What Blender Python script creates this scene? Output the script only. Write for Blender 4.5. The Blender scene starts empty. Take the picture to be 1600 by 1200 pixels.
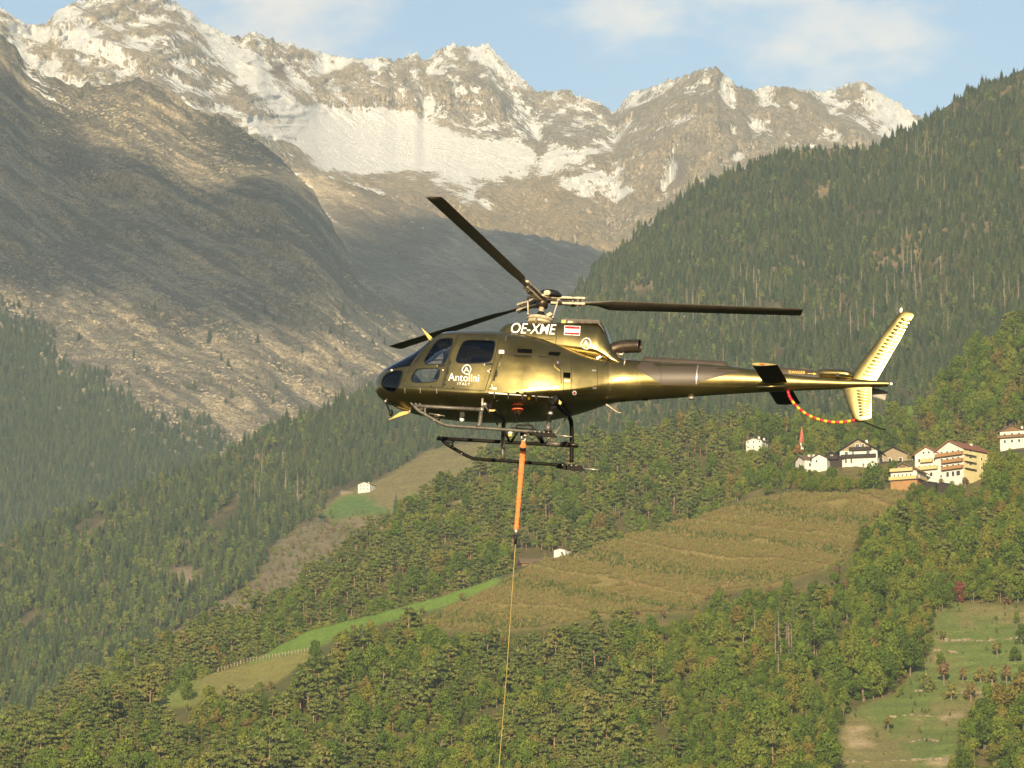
import bpy, bmesh, math, random
import numpy as np
from mathutils import Vector, Matrix
from mathutils.bvhtree import BVHTree

random.seed(7); np.random.seed(7)
scene = bpy.context.scene
COL = scene.collection

# ------------------------------------------------------------------ camera
HFOV = math.radians(14.0); PITCH = math.radians(10.0)
CAM_Z = 1.7
FPX = 800.0 / math.tan(HFOV / 2)
cam_data = bpy.data.cameras.new('camera'); cam = bpy.data.objects.new('camera', cam_data)
COL.objects.link(cam); scene.camera = cam
cam_data.sensor_fit = 'HORIZONTAL'; cam_data.angle = HFOV
cam_data.clip_start = 0.5; cam_data.clip_end = 60000
cam.location = (0, 0, CAM_Z); cam.rotation_euler = (math.pi / 2 + PITCH, 0, 0)

# ------------------------------------------------------------------ sky, sun, exposure
SUN_AZ = math.radians(7)      # sun stands behind the camera, this far round to its left
SUN_EL = math.radians(13)
TO_SUN = Vector((-math.sin(SUN_AZ) * math.cos(SUN_EL), -math.cos(SUN_AZ) * math.cos(SUN_EL), math.sin(SUN_EL)))
world = bpy.data.worlds.new('World'); scene.world = world; world.use_nodes = True
wn = world.node_tree.nodes; wl = world.node_tree.links
bg = wn['Background']
sky = wn.new('ShaderNodeTexSky'); sky.sky_type = 'NISHITA'; sky.sun_disc = False
sky.sun_elevation = SUN_EL; sky.sun_rotation = math.pi + SUN_AZ
sky.altitude = 600; sky.air_density = 1.0; sky.dust_density = 1.0; sky.ozone_density = 1.2
tc = wn.new('ShaderNodeTexCoord')
def wnoise(scale, detail, vec, rough=0.55):
    n = wn.new('ShaderNodeTexNoise'); n.inputs['Scale'].default_value = scale; n.inputs['Detail'].default_value = detail
    n.inputs['Roughness'].default_value = rough; wl.new(vec, n.inputs['Vector']); return n.outputs['Fac']
wmap = wn.new('ShaderNodeMapping'); wmap.inputs['Scale'].default_value = (1.0, 1.0, 2.3); wmap.inputs['Location'].default_value = (0.31, 0.12, 0.05)
wl.new(tc.outputs['Generated'], wmap.inputs['Vector'])
c1 = wnoise(16.0, 5, wmap.outputs['Vector'], 0.5)
sep = wn.new('ShaderNodeSeparateXYZ'); wl.new(tc.outputs['Generated'], sep.inputs['Vector'])
def wmath(op, a, b=None):
    n = wn.new('ShaderNodeMath'); n.operation = op
    for i, v in enumerate((a, b)):
        if v is None: continue
        if isinstance(v, (int, float)): n.inputs[i].default_value = v
        else: wl.new(v, n.inputs[i])
    return n.outputs[0]
bank = None
for bx, bz, sx, sz, amp in ((-0.058, 0.262, 0.022, 0.016, 0.20), (0.024, 0.259, 0.020, 0.008, 0.15), (0.080, 0.253, 0.026, 0.014, 0.22), (-0.2, 0.30, 0.06, 0.03, 0.2), (0.22, 0.31, 0.07, 0.03, 0.2), (0.0, 0.34, 0.08, 0.03, 0.12)):
    q = wmath('ADD', wmath('POWER', wmath('DIVIDE', wmath('SUBTRACT', sep.outputs['X'], bx), sx), 2.0), wmath('POWER', wmath('DIVIDE', wmath('SUBTRACT', sep.outputs['Z'], bz), sz), 2.0))
    g = wmath('MULTIPLY', wmath('EXPONENT', wmath('MULTIPLY', q, -1.0)), amp); bank = g if bank is None else wmath('ADD', bank, g)
c2 = wnoise(46.0, 6, wmap.outputs['Vector'], 0.6)
dens = wmath('ADD', wmath('ADD', wmath('MULTIPLY', c1, 0.55), wmath('MULTIPLY', c2, 0.45)), bank)
cr = wn.new('ShaderNodeMapRange'); cr.interpolation_type = 'SMOOTHSTEP'
cr.inputs['From Min'].default_value = 0.53; cr.inputs['From Max'].default_value = 0.80
cr.inputs['To Min'].default_value = 0.0; cr.inputs['To Max'].default_value = 0.85
wl.new(dens, cr.inputs['Value'])
cmix = wn.new('ShaderNodeMix'); cmix.data_type = 'RGBA'
wl.new(cr.outputs['Result'], cmix.inputs['Factor']); wl.new(sky.outputs['Color'], cmix.inputs['A'])
cmix.inputs['B'].default_value = (6.6, 6.0, 5.3, 1)
wl.new(cmix.outputs['Result'], bg.inputs['Color']); bg.inputs['Strength'].default_value = 0.066

sun_data = bpy.data.lights.new('sun', 'SUN'); sun = bpy.data.objects.new('sun', sun_data); COL.objects.link(sun)
sun_data.energy = 5.0; sun_data.angle = math.radians(0.4); sun_data.color = (1.0, 0.825, 0.535)
sun.rotation_euler = (-TO_SUN).to_track_quat('-Z', 'Y').to_euler()

vs = scene.view_settings
vs.view_transform = 'Standard'; vs.look = 'None'; vs.gamma = 1.0; vs.use_curve_mapping = False; vs.exposure = 1.2
scene.cycles.max_bounces = 8; scene.cycles.diffuse_bounces = 2; scene.cycles.glossy_bounces = 3
scene.cycles.transmission_bounces = 4; scene.cycles.transparent_max_bounces = 12; scene.cycles.volume_bounces = 1
scene.cycles.use_denoising = True

# ------------------------------------------------------------------ helpers
FWD = np.array((0, math.cos(PITCH), math.sin(PITCH))); UPV = np.array((0, -math.sin(PITCH), math.cos(PITCH))); RGT = np.array((1.0, 0, 0))
def bearing(px, py, d):
    """World point seen in the direction px,py of the 1600x1200 picture at the forward distance d (metres)."""
    px = np.asarray(px, float); py = np.asarray(py, float); d = np.asarray(d, float)
    v = FWD + RGT * ((px - 800) / FPX)[..., None] + UPV * ((600 - py) / FPX)[..., None]
    return v * d[..., None] + np.array((0, 0, CAM_Z))
def to_px(p):
    p = np.asarray(p, float) - np.array((0, 0, CAM_Z)); d = p @ FWD
    return 800 + FPX * (p @ RGT) / d, 600 - FPX * (p @ UPV) / d

def _hash(ix, iy, seed):
    h = (ix.astype(np.int64) * 374761393 + iy.astype(np.int64) * 668265263 + seed * 974634521) & 0xffffffff
    h = ((h ^ (h >> 13)) * 1274126177) & 0xffffffff
    return (h ^ (h >> 16)) & 0xffffffff
def perlin(x, y, seed=0):
    xi = np.floor(x); yi = np.floor(y); xf = x - xi; yf = y - yi
    u = xf**3 * (xf * (xf * 6 - 15) + 10); v = yf**3 * (yf * (yf * 6 - 15) + 10)
    def g(dx, dy):
        a = _hash(xi + dx, yi + dy, seed) / 4294967296.0 * 2 * np.pi
        return np.cos(a) * (xf - dx) + np.sin(a) * (yf - dy)
    a = g(0, 0) * (1 - u) + g(1, 0) * u; b = g(0, 1) * (1 - u) + g(1, 1) * u
    return (a * (1 - v) + b * v) * 1.5
def fbm(x, y, seed=0, octv=5, gain=0.5, lac=2.03):
    s = 0; a = 1.0; n = 0
    for k in range(octv):
        s = s + a * perlin(x, y, seed + k * 17); n += a; a *= gain; x = x * lac + 3.1; y = y * lac + 1.7
    return s / n
def ridged(x, y, seed=0, octv=5, gain=0.5, lac=2.07):
    s = 0; a = 1.0; n = 0
    for k in range(octv):
        s = s + a * (1 - 2 * np.abs(perlin(x, y, seed + k * 17))); n += a; a *= gain; x = x * lac + 5.3; y = y * lac + 2.9
    return s / n
def smooth(a, b, x):
    t = np.clip((x - a) / (b - a), 0, 1); return t * t * (3 - 2 * t)
def in_poly(px, py, poly):
    px = np.asarray(px, float); py = np.asarray(py, float)
    r = np.zeros(px.shape, bool); n = len(poly)
    for i in range(n):
        x1, y1 = poly[i]; x2, y2 = poly[(i + 1) % n]
        if y1 == y2: continue
        c = ((y1 > py) != (y2 > py)) & (px < (x2 - x1) * (py - y1) / (y2 - y1) + x1); r ^= c
    return r
def curve(pts):
    a = np.array(pts, float); return lambda x: np.interp(x, a[:, 0], a[:, 1])
def tag(o, label=None, cat=None, group=None, kind=None):
    if label: o['label'] = label
    if cat: o['category'] = cat
    if group: o['group'] = group
    if kind: o['kind'] = kind
    return o
def link(o, parent=None):
    COL.objects.link(o)
    if parent is not None: o.parent = parent
    return o
def empty(name, loc=(0, 0, 0), parent=None):
    o = bpy.data.objects.new(name, None); o.empty_display_size = 0.3; o.location = loc
    return link(o, parent)
def mesh_np(name, verts, quads, mat=None, smooth_sh=True):
    """Mesh from numpy arrays; quads may be (n,3) or (n,4)."""
    me = bpy.data.meshes.new(name); verts = np.asarray(verts, np.float32); quads = np.asarray(quads, np.int32)
    k = quads.shape[1]
    me.vertices.add(len(verts)); me.vertices.foreach_set('co', verts.ravel())
    me.loops.add(quads.size); me.loops.foreach_set('vertex_index', quads.ravel())
    me.polygons.add(len(quads)); me.polygons.foreach_set('loop_start', np.arange(0, quads.size, k, dtype=np.int32))
    me.polygons.foreach_set('loop_total', np.full(len(quads), k, np.int32))
    me.polygons.foreach_set('use_smooth', np.full(len(quads), smooth_sh, bool))
    me.update(calc_edges=True)
    if mat: me.materials.append(mat)
    return me
def grid_quads(nr, nc):
    i = np.arange(nr * nc).reshape(nr, nc)
    return np.stack([i[:-1, :-1], i[:-1, 1:], i[1:, 1:], i[1:, :-1]], -1).reshape(-1, 4)

# ------------------------------------------------------------------ material helpers
def new_mat(name):
    m = bpy.data.materials.new(name); m.use_nodes = True
    return m, m.node_tree.nodes, m.node_tree.links, m.node_tree.nodes['Principled BSDF']
def noise_node(N, L, scale, detail=4, rough=0.55, vec=None, dist=0.0):
    n = N.new('ShaderNodeTexNoise'); n.inputs['Scale'].default_value = scale; n.inputs['Detail'].default_value = detail
    n.inputs['Roughness'].default_value = rough; n.inputs['Distortion'].default_value = dist
    if vec is not None: L.new(vec, n.inputs['Vector'])
    return n.outputs['Fac']
def mix_rgb(N, L, fac, a, b, blend='MIX'):
    n = N.new('ShaderNodeMix'); n.data_type = 'RGBA'; n.blend_type = blend
    for key, v in (('Factor', fac), ('A', a), ('B', b)):
        s = n.inputs[key]
        if isinstance(v, (int, float)): s.default_value = v
        elif isinstance(v, (tuple, list)): s.default_value = (*v[:3], 1)
        else: L.new(v, s)
    return n.outputs['Result']
def ramp(N, L, fac, lo, hi, a=0.0, b=1.0):
    n = N.new('ShaderNodeMapRange'); n.interpolation_type = 'SMOOTHSTEP'
    n.inputs['From Min'].default_value = lo; n.inputs['From Max'].default_value = hi
    n.inputs['To Min'].default_value = a; n.inputs['To Max'].default_value = b
    L.new(fac, n.inputs['Value']); return n.outputs['Result']
def math_node(N, L, op, a, b=None):
    n = N.new('ShaderNodeMath'); n.operation = op
    for i, v in enumerate((a, b)):
        if v is None: continue
        if isinstance(v, (int, float)): n.inputs[i].default_value = v
        else: L.new(v, n.inputs[i])
    return n.outputs[0]
def bump(N, L, bsdf, h, strength, dist):
    n = N.new('ShaderNodeBump'); n.inputs['Strength'].default_value = strength; n.inputs['Distance'].default_value = dist
    L.new(h, n.inputs['Height']); L.new(n.outputs['Normal'], bsdf.inputs['Normal'])
def simple_mat(name, col, rough=0.6, metal=0.0, var=0.15, scale=3.0, spec=0.5, bump_s=0.0):
    m, N, L, b = new_mat(name)
    t = N.new('ShaderNodeTexCoord'); f = noise_node(N, L, scale, 5, 0.6, t.outputs['Object'])
    c = mix_rgb(N, L, ramp(N, L, f, 0.3, 0.7), tuple(x * (1 - var) for x in col), tuple(min(1, x * (1 + var)) for x in col))
    L.new(c, b.inputs['Base Color']); b.inputs['Roughness'].default_value = rough; b.inputs['Metallic'].default_value = metal
    b.inputs['Specular IOR Level'].default_value = spec
    if bump_s: bump(N, L, b, f, bump_s, 0.02)
    return m

# ================================================================== terrain
def terrain_mat(name, snowy=False, grain=0.25, fine=0.6, bump_d=1.0, streak=None):
    """Ground shader: colour comes from the land cover stored on the mesh, broken up by procedural grain; snow lies where 'snow' says."""
    m, N, L, b = new_mat(name)
    at = N.new('ShaderNodeAttribute'); at.attribute_name = 'cover'
    geo = N.new('ShaderNodeNewGeometry'); pos = geo.outputs['Position']
    if streak:
        mp = N.new('ShaderNodeMapping'); mp.vector_type = 'TEXTURE'; mp.inputs['Rotation'].default_value = (0, streak[0], 0); mp.inputs['Scale'].default_value = streak[1]
        L.new(pos, mp.inputs['Vector']); vec = mp.outputs['Vector']
    else: vec = pos
    n1 = noise_node(N, L, fine, 6, 0.68, vec); n2 = noise_node(N, L, fine * 0.13, 5, 0.6, vec)
    v1 = ramp(N, L, n1, 0.28, 0.72, 1 - grain, 1 + grain); v2 = ramp(N, L, n2, 0.3, 0.7, 1 - grain * 0.35, 1 + grain * 0.35)
    v = math_node(N, L, 'MULTIPLY', v1, v2)
    n5 = noise_node(N, L, fine * 2.6, 4, 0.7, pos); v = math_node(N, L, 'MULTIPLY', v, ramp(N, L, n5, 0.3, 0.7, 1 - grain * 1.1, 1 + grain * 1.1))
    sc = N.new('ShaderNodeVectorMath'); sc.operation = 'SCALE'; L.new(at.outputs['Color'], sc.inputs[0]); L.new(v, sc.inputs['Scale'])
    col = sc.outputs['Vector']
    b.inputs['Roughness'].default_value = 0.95; b.inputs['Specular IOR Level'].default_value = 0.1
    if snowy:
        sa = N.new('ShaderNodeAttribute'); sa.attribute_name = 'snow'
        n3 = noise_node(N, L, fine * 0.7, 7, 0.75, vec)
        s = math_node(N, L, 'ADD', sa.outputs['Fac'], math_node(N, L, 'MULTIPLY', math_node(N, L, 'SUBTRACT', n3, 0.5), 1.9))
        s = ramp(N, L, s, 0.47, 0.57)
        col = mix_rgb(N, L, s, col, (0.92, 0.92, 0.93))
    L.new(col, b.inputs['Base Color'])
    bump(N, L, b, math_node(N, L, 'ADD', math_node(N, L, 'ADD', n1, n2), math_node(N, L, 'MULTIPLY', n5, 0.6)), 1.0, bump_d)
    return m

class Slope:
    """A hillside that faces the camera: foot and ridge lines given by bearing and distance, surface relief between, back slope behind the ridge."""
    def __init__(s, name, top, bot, dtop, dbot, nx, ny, relief=None, rough_top=None, x0=-420, x1=2020, power=1.0):
        s.name = name; s.ftop, s.fbot, s.fdt, s.fdb = curve(top), curve(bot), curve(dtop), curve(dbot)
        xd = np.linspace(x0, x1, nx); s.x = np.concatenate([np.linspace(-2100, x0, 40)[:-1], xd, np.linspace(x1, 3700, 40)[1:]]); nx = len(s.x); s.t = np.linspace(0, 1, ny) ** power
        PX, T = np.meshgrid(s.x, s.t)
        tp = s.ftop(s.x)
        side = smooth(0, 500, np.maximum(s.x - x1, x0 - s.x)); tp = tp + side * 70 * fbm(s.x / 420, s.x * 0 + len(name), 17, 4)
        if rough_top is not None: tp = tp + rough_top(s.x)
        tp0 = s.ftop(s.x) + side * 70 * fbm(s.x / 420, s.x * 0 + len(name), 17, 4)
        s.tp = tp; s.bp = np.maximum(s.fbot(s.x), tp0 + 30)
        s.PX = PX; s.PY = s.bp[None] + (tp0 - s.bp)[None] * T + (tp - tp0)[None] * smooth(0.93, 1.0, T); s.T = T
        lt, lb = np.log(s.fdt(s.x)), np.log(s.fdb(s.x))
        D0 = np.exp(lb[None] + (lt - lb)[None] * T)
        s.P0 = bearing(s.PX, s.PY, D0)
        s.D = D0 if relief is None else D0 + relief(s.PX, s.PY, s.P0, T)
        s.D = np.maximum.accumulate(s.D + D0 * 0.004 * T, axis=0)        # no overhangs: they become cliffs
        s.P = bearing(s.PX, s.PY, s.D); s.nx, s.ny = nx, ny
    def at(s, px, py):
        px = np.asarray(px, float); py = np.asarray(py, float)
        fx = np.clip(np.interp(px, s.x, np.arange(s.nx)), 0, s.nx - 1.001); i = fx.astype(int); fx = fx - i
        tp = s.tp[i] * (1 - fx) + s.tp[i + 1] * fx; bp = s.bp[i] * (1 - fx) + s.bp[i + 1] * fx
        t = np.clip((py - bp) / (tp - bp), 0, 1); ft = np.interp(t, s.t, np.arange(s.ny)); ft = np.clip(ft, 0, s.ny - 1.001); j = ft.astype(int); ft = (ft - j)[..., None]; fx = fx[..., None]
        P = s.P
        return (P[j, i] * (1 - fx) + P[j, i + 1] * fx) * (1 - ft) + (P[j + 1, i] * (1 - fx) + P[j + 1, i + 1] * fx) * ft
    def build(s, mat, cover, snow=None, kind='structure', back=8, label=None):
        P = s.P; rows = [P]; top = P[-1]; dd = s.D[-1]
        outw = top.copy(); outw[:, 2] = 0; outw /= np.linalg.norm(outw, axis=1)[:, None]
        for k in range(1, back + 1):
            q = top + outw * (dd * 0.02 * k ** 1.3)[:, None]; q[:, 2] -= dd * 0.008 * k ** 1.45; rows.append(q[None])
        V = np.concatenate(rows, 0); nr = V.shape[0]
        me = mesh_np(s.name, V.reshape(-1, 3), grid_quads(nr, s.nx), mat)
        def ext(a): return np.concatenate([a] + [a[-1:]] * back, 0)
        ca = me.color_attributes.new('cover', 'FLOAT_COLOR', 'POINT')
        c = np.ones((nr * s.nx, 4), np.float32); c[:, :3] = ext(cover).reshape(-1, 3); ca.data.foreach_set('color', c.ravel())
        if snow is not None:
            a = me.attributes.new('snow', 'FLOAT', 'POINT'); a.data.foreach_set('value', ext(snow).astype(np.float32).ravel())
        o = link(bpy.data.objects.new(s.name, me)); tag(o, kind=kind)
        return o

def blend(base, col, w):
    return base * (1 - w[..., None]) + np.array(col, float) * w[..., None]
def blur(a, n):
    for ax in (0, 1):
        k = np.ones(2 * n + 1) / (2 * n + 1)
        pad = [(n, n) if i == ax else (0, 0) for i in (0, 1)]
        c = np.cumsum(np.pad(np.pad(a, pad, mode='edge'), [(1, 0) if i == ax else (0, 0) for i in (0, 1)]), axis=ax)
        a = (np.take(c, range(2 * n + 1, c.shape[ax]), ax) - np.take(c, range(0, c.shape[ax] - 2 * n - 1), ax)) / (2 * n + 1)
    return a
def soft_poly(s, poly, n=3):
    return blur(in_poly(s.PX, s.PY, poly).astype(float), n)

# ---- valley floor, far enough to reach the horizon all round
m_valley = simple_mat('valley_woodland', (0.028, 0.036, 0.013), 0.95, 0, 0.4, 0.02, 0.1)
va = mesh_np('ground', [(-6400, -2500, 0), (6400, -2500, 0), (6400, 13400, 0), (-6400, 13400, 0)], [(0, 1, 2, 3)], m_valley, False)
tag(link(bpy.data.objects.new('ground', va)), kind='structure')

ROCK = (0.38, 0.31, 0.215); ROCK_D = (0.235, 0.19, 0.135); DRYGRASS = (0.36, 0.255, 0.12); SCREE = (0.26, 0.225, 0.175)

# ---- far summits
top1 = [(-420, 60), (-200, -30), (-60, 15), (0, 12), (40, 40), (75, 38), (90, 16), (120, 4), (160, -4), (230, -3), (265, 0), (300, 22), (330, 45), (372, 62), (400, 50), (430, 68),
        (462, 74), (500, 84), (550, 94), (600, 91), (620, 98), (650, 84), (664, 98), (682, 82), (700, 72), (742, 76), (762, 70), (790, 100), (840, 146), (880, 142), (905, 152), (940, 162),
        (960, 178), (985, 146), (1040, 130), (1090, 112), (1118, 106), (1150, 134), (1175, 144), (1200, 134), (1240, 140), (1290, 146), (1320, 136), (1350, 128), (1390, 155), (1435, 184),
        (1520, 240), (1700, 330), (2020, 420)]
bot1 = [(-420, 330), (300, 330), (520, 400), (700, 460), (900, 520), (1100, 520), (1500, 520), (2020, 560)]
d1t = [(-420, 8600), (0, 8600), (250, 9000), (500, 9700), (760, 9900), (960, 10000), (1120, 9300), (1350, 9300), (2020, 9300)]
d1b = [(-420, 7000), (300, 7000), (550, 7700), (760, 8100), (960, 7900), (1200, 7300), (2020, 7000)]
def relief1(px, py, P, T):
    X, Z = P[..., 0], P[..., 2]
    wx = fbm(X / 700, Z / 700, 3, 3) * 260; wz = fbm(X / 600, Z / 600, 9, 3) * 200
    sk = (X + wx) + 0.45 * (Z - 1800)
    r = ridged(sk / 620, (Z + wz) / 1500, 11, 6, 0.6) * 340
    r2 = ridged((sk - 0.9 * Z) / 210, (Z + wz) / 420, 41, 6, 0.68) * 150
    st = fbm(X / 500, (Z + 0.22 * X) / 60, 71, 4, 0.6) * 14
    # the snow bowl in the middle is smooth
    bowl = np.exp(-(((px - 650) / 190) ** 4 + ((py - 226) / 66) ** 4))
    # the buttress that comes down from the right ridge to the valley
    but = np.exp(-((px - (1090 - (py - 110) * 0.75)) / 120) ** 2) * 260
    return -(r + r2) * (1 - 0.99 * bowl) * (0.35 + 0.65 * smooth(0, 0.25, T)) - st - but + 220
far = Slope('mountain_range', top1, bot1, d1t, d1b, 860, 250, relief1, lambda x: -np.abs(fbm(x / 14, x * 0, 5, 4)) * 16 + fbm(x / 4.5, x * 0, 6, 3) * 5)
X, Z = far.P[..., 0], far.P[..., 2]; PX, PY = far.PX, far.PY
n_big = fbm(X / 500, Z / 400, 21, 5); n_fine = fbm(X / 60, Z / 45, 22, 5, 0.6)
cov = np.ones(PX.shape + (3,)) * np.array(ROCK)
cov = blend(cov, ROCK_D, smooth(-0.1, 0.35, n_big + n_fine * 0.5))
low = smooth(215, 330, PY + n_big * 60 + 18 * (PX > 950))
cov = blend(cov, DRYGRASS, low * 0.85)
cov = blend(cov, (0.40, 0.29, 0.14), smooth(0.1, 0.5, n_fine) * low * 0.5)
cov = blend(cov, (0.31, 0.24, 0.15), soft_poly(far, [(960, 180), (1120, 106), (1340, 140), (1300, 330), (960, 380), (880, 300)], 8) * 0.7)
cov = blend(cov, (0.20, 0.10, 0.075), np.exp(-(((PX - 440) / 30) ** 2 + ((PY - 112) / 16) ** 2)) * 0.7)
# slope relative to neighbours decides where thin snow stays
slope = blur(far.D, 1) - blur(far.D, 9)
lie = np.clip(slope / 60, -1, 1)
snow = 0.23 + 0.2 * smooth(330, 60, PY) + 0.48 * lie + 0.55 * n_fine + 0.15 * n_big
snow -= 0.10 * smooth(960, 1010, PX) * smooth(1420, 1330, PX) ; snow -= 0.35 * smooth(300, 345, PY)
A = [(285, 12), (318, 30), (345, 52), (380, 88), (430, 125), (470, 165), (540, 172), (600, 172), (640, 178), (700, 205), (760, 228), (800, 222), (835, 236), (800, 268), (735, 280), (680, 264), (640, 266),
     (560, 272), (500, 258), (470, 232), (452, 195), (420, 160), (370, 112), (335, 75)]
for poly, w in ((A, 0.85), ([(362, 176), (410, 182), (455, 198), (500, 215), (470, 222), (395, 207)], 0.8),
                ([(82, 22), (120, 12), (135, 45), (185, 72), (200, 102), (160, 96), (110, 72), (60, 62), (0, 40), (0, 22), (45, 45), (75, 50)], 0.55),
                ([(1350, 132), (1385, 155), (1432, 186), (1432, 200), (1400, 212), (1382, 222), (1372, 195), (1356, 160)], 0.7),
                ([(1098, 112), (1125, 108), (1142, 135), (1120, 150)], 0.3), ([(745, 72), (775, 75), (800, 112), (820, 140), (770, 112)], 0.5),
                ([(860, 282), (940, 268), (1000, 300), (985, 315), (900, 300)], 0.5), ([(640, 268), (740, 282), (780, 330), (735, 340), (700, 300)], 0.35),
                ([(480, 270), (600, 300), (690, 350), (640, 345), (540, 300)], 0.5), ([(760, 225), (850, 240), (960, 225), (900, 262), (800, 280)], 0.42),
                ([(480, 80), (560, 92), (640, 96), (600, 110), (520, 104)], 0.2), ([(20, 70), (60, 90), (120, 128), (80, 150), (30, 120)], 0.5),
                ([(200, 175), (300, 160), (345, 190), (350, 215), (290, 190)], 0.45)):
    snow = snow + soft_poly(far, poly, 4) * w
far.build(terrain_mat('alpine_rock', True, 0.5, 0.085, 26.0, (0.75, (1.7, 1, 1))), cov, snow)

# ---- shoulder in the upper valley
top2b = [(-420, 300), (300, 260), (470, 262), (540, 285), (620, 312), (690, 338), (760, 358), (840, 368), (900, 380), (940, 392), (1010, 420), (1200, 470), (2020, 560)]
bot2b = [(-420, 620), (600, 560), (800, 560), (1000, 560), (2020, 700)]
def relief2b(px, py, P, T):
    X, Z = P[..., 0], P[..., 2]
    return -(ridged((X + 0.8 * Z) / 260, (Z - 0.3 * X) / 700, 31, 5) * 120 + fbm(X / 60, Z / 60, 33, 4) * 40) + 40
mid = Slope('valley_shoulder', top2b, bot2b, [(-420, 7300), (760, 7300), (2020, 7000)], [(-420, 5800), (760, 6200), (2020, 5600)], 520, 130, relief2b, lambda x: fbm(x / 12, x * 0, 8, 4) * 7)
X, Z = mid.P[..., 0], mid.P[..., 2]; PX, PY = mid.PX, mid.PY
nb = fbm(X / 260, Z / 200, 61, 5); nf = fbm((X + 0.9 * Z) / 22, (Z - 0.6 * X) / 120, 62, 4, 0.6)
cov = np.ones(PX.shape + (3,)) * np.array((0.18, 0.145, 0.10))
cov = blend(cov, ROCK, smooth(-0.1, 0.4, nb + nf * 0.5)); cov = blend(cov, (0.09, 0.08, 0.045), smooth(430, 520, PY + nb * 40) * 0.7)
snow = 0.16 + 0.5 * nf + 0.2 * nb - 0.5 * smooth(350, 420, PY - (PX - 600) * 0.12) - 0.6 * smooth(900, 930, PX)
mid.build(terrain_mat('valley_rock', True, 0.4, 0.09, 9.0, (0.55, (2.6, 1, 1))), cov, snow)

# ---- the great left mountain
top2 = [(-420, -60), (-150, 0), (0, 52), (20, 70), (40, 98), (80, 122), (120, 135), (180, 132), (212, 122), (250, 136), (300, 168), (350, 184), (395, 214), (430, 240), (455, 265), (490, 300), (515, 342),
        (535, 380), (560, 432), (600, 470), (640, 500), (690, 545), (760, 600), (900, 690), (1200, 800), (2020, 900)]
bot2 = [(-420, 960), (0, 960), (360, 880), (640, 780), (900, 760), (2020, 960)]
def relief2(px, py, P, T):
    X, Z = P[..., 0], P[..., 2]
    w = fbm(X / 500, Z / 500, 51, 3) * 160
    dgl = X * 0.62 + Z * 0.78 + w; acr = X * 0.78 - Z * 0.62
    r = ridged(dgl / 420, acr / 1700, 52, 5, 0.5) * 150
    r2 = ridged(dgl / 75, acr / 420, 53, 5, 0.66) * 60
    rib = np.exp(-((px - (400 + (py - 245) * 0.55)) / 60) ** 2) * smooth(235, 300, py) * 200
    return -(r + r2 + rib) * (0.3 + 0.7 * smooth(0, 0.2, T)) + 100
left = Slope('steep_mountainside', top2, bot2, [(-420, 6100), (0, 5900), (300, 5800), (540, 5500), (700, 5000), (2020, 4700)], [(-420, 3700), (0, 3900), (400, 4100), (700, 4300), (2020, 4200)], 620, 330, relief2,
             lambda x: fbm(x / 16, x * 0, 15, 5) * 12 * smooth(640, 500, x))
X, Z = left.P[..., 0], left.P[..., 2]; PX, PY = left.PX, left.PY
dgl = X * 0.62 + Z * 0.78; acr = X * 0.78 - Z * 0.62
nb = fbm(dgl / 240, acr / 500, 81, 5); nf = fbm(dgl / 20, acr / 130, 82, 5, 0.66)
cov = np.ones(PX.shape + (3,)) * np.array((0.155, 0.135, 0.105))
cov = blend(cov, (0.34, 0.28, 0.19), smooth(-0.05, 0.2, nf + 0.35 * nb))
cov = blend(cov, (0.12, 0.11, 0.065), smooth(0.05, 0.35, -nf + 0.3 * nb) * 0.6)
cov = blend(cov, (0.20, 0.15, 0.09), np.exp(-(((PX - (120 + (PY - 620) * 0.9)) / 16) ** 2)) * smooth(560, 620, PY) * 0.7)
snow = 0.02 + 0.42 * nf + 0.2 * nb + 0.24 * smooth(260, 90, PY) - 0.5 * smooth(180, 330, PY)
snow += soft_poly(left, [(30, 100), (60, 105), (90, 150), (130, 180), (120, 195), (70, 160)], 4) * 0.35 + soft_poly(left, [(225, 190), (250, 200), (345, 245), (390, 262), (350, 255)], 3) * 0.3
left.build(terrain_mat('mountainside_rock', True, 0.5, 0.12, 9.0, (0.67, (2.3, 1, 1))), cov, snow)

# ---- forested hill behind (right skyline down to the left valley)
top4 = [(-420, 960), (-150, 900), (0, 850), (120, 800), (250, 752), (350, 716), (430, 668), (520, 636), (590, 606), (640, 596), (720, 570), (800, 535), (870, 500), (895, 462), (925, 430), (960, 395), (1010, 355),
        (1060, 318), (1120, 285), (1170, 262), (1205, 240), (1290, 232), (1370, 234), (1410, 206), (1440, 196), (1490, 158), (1540, 138), (1600, 108), (1700, 50), (2020, -60)]
bot4 = [(-420, 1320), (0, 1230), (300, 1080), (600, 930), (900, 830), (1150, 760), (1600, 680), (2020, 650)]
d4t = [(-420, 2700), (0, 2900), (350, 3200), (640, 3500), (900, 3800), (1200, 3900), (1600, 3900), (2020, 4000)]
d4b = [(-420, 1900), (0, 2000), (300, 2150), (600, 2350), (900, 2450), (2020, 2500)]
def relief4(px, py, P, T):
    X, Z = P[..., 0], P[..., 2]
    return -(fbm(X / 420, Z / 500, 91, 4) * 110 + fbm(X / 90, Z / 120, 92, 4) * 24) * smooth(0, 0.1, T)
hill = Slope('forest_hill', top4, bot4, d4t, d4b, 560, 220, relief4, lambda x: fbm(x / 40, x * 0, 19, 4) * 8)
X, Z = hill.P[..., 0], hill.P[..., 2]; PX, PY = hill.PX, hill.PY
nb = fbm(X / 120, Z / 120, 101, 5); nf = fbm(X / 14, Z / 14, 102, 5, 0.6)
cov = np.ones(PX.shape + (3,)) * np.array((0.075, 0.065, 0.03))
cov = blend(cov, (0.20, 0.145, 0.075), smooth(0.0, 0.4, nb + nf * 0.4))
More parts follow.
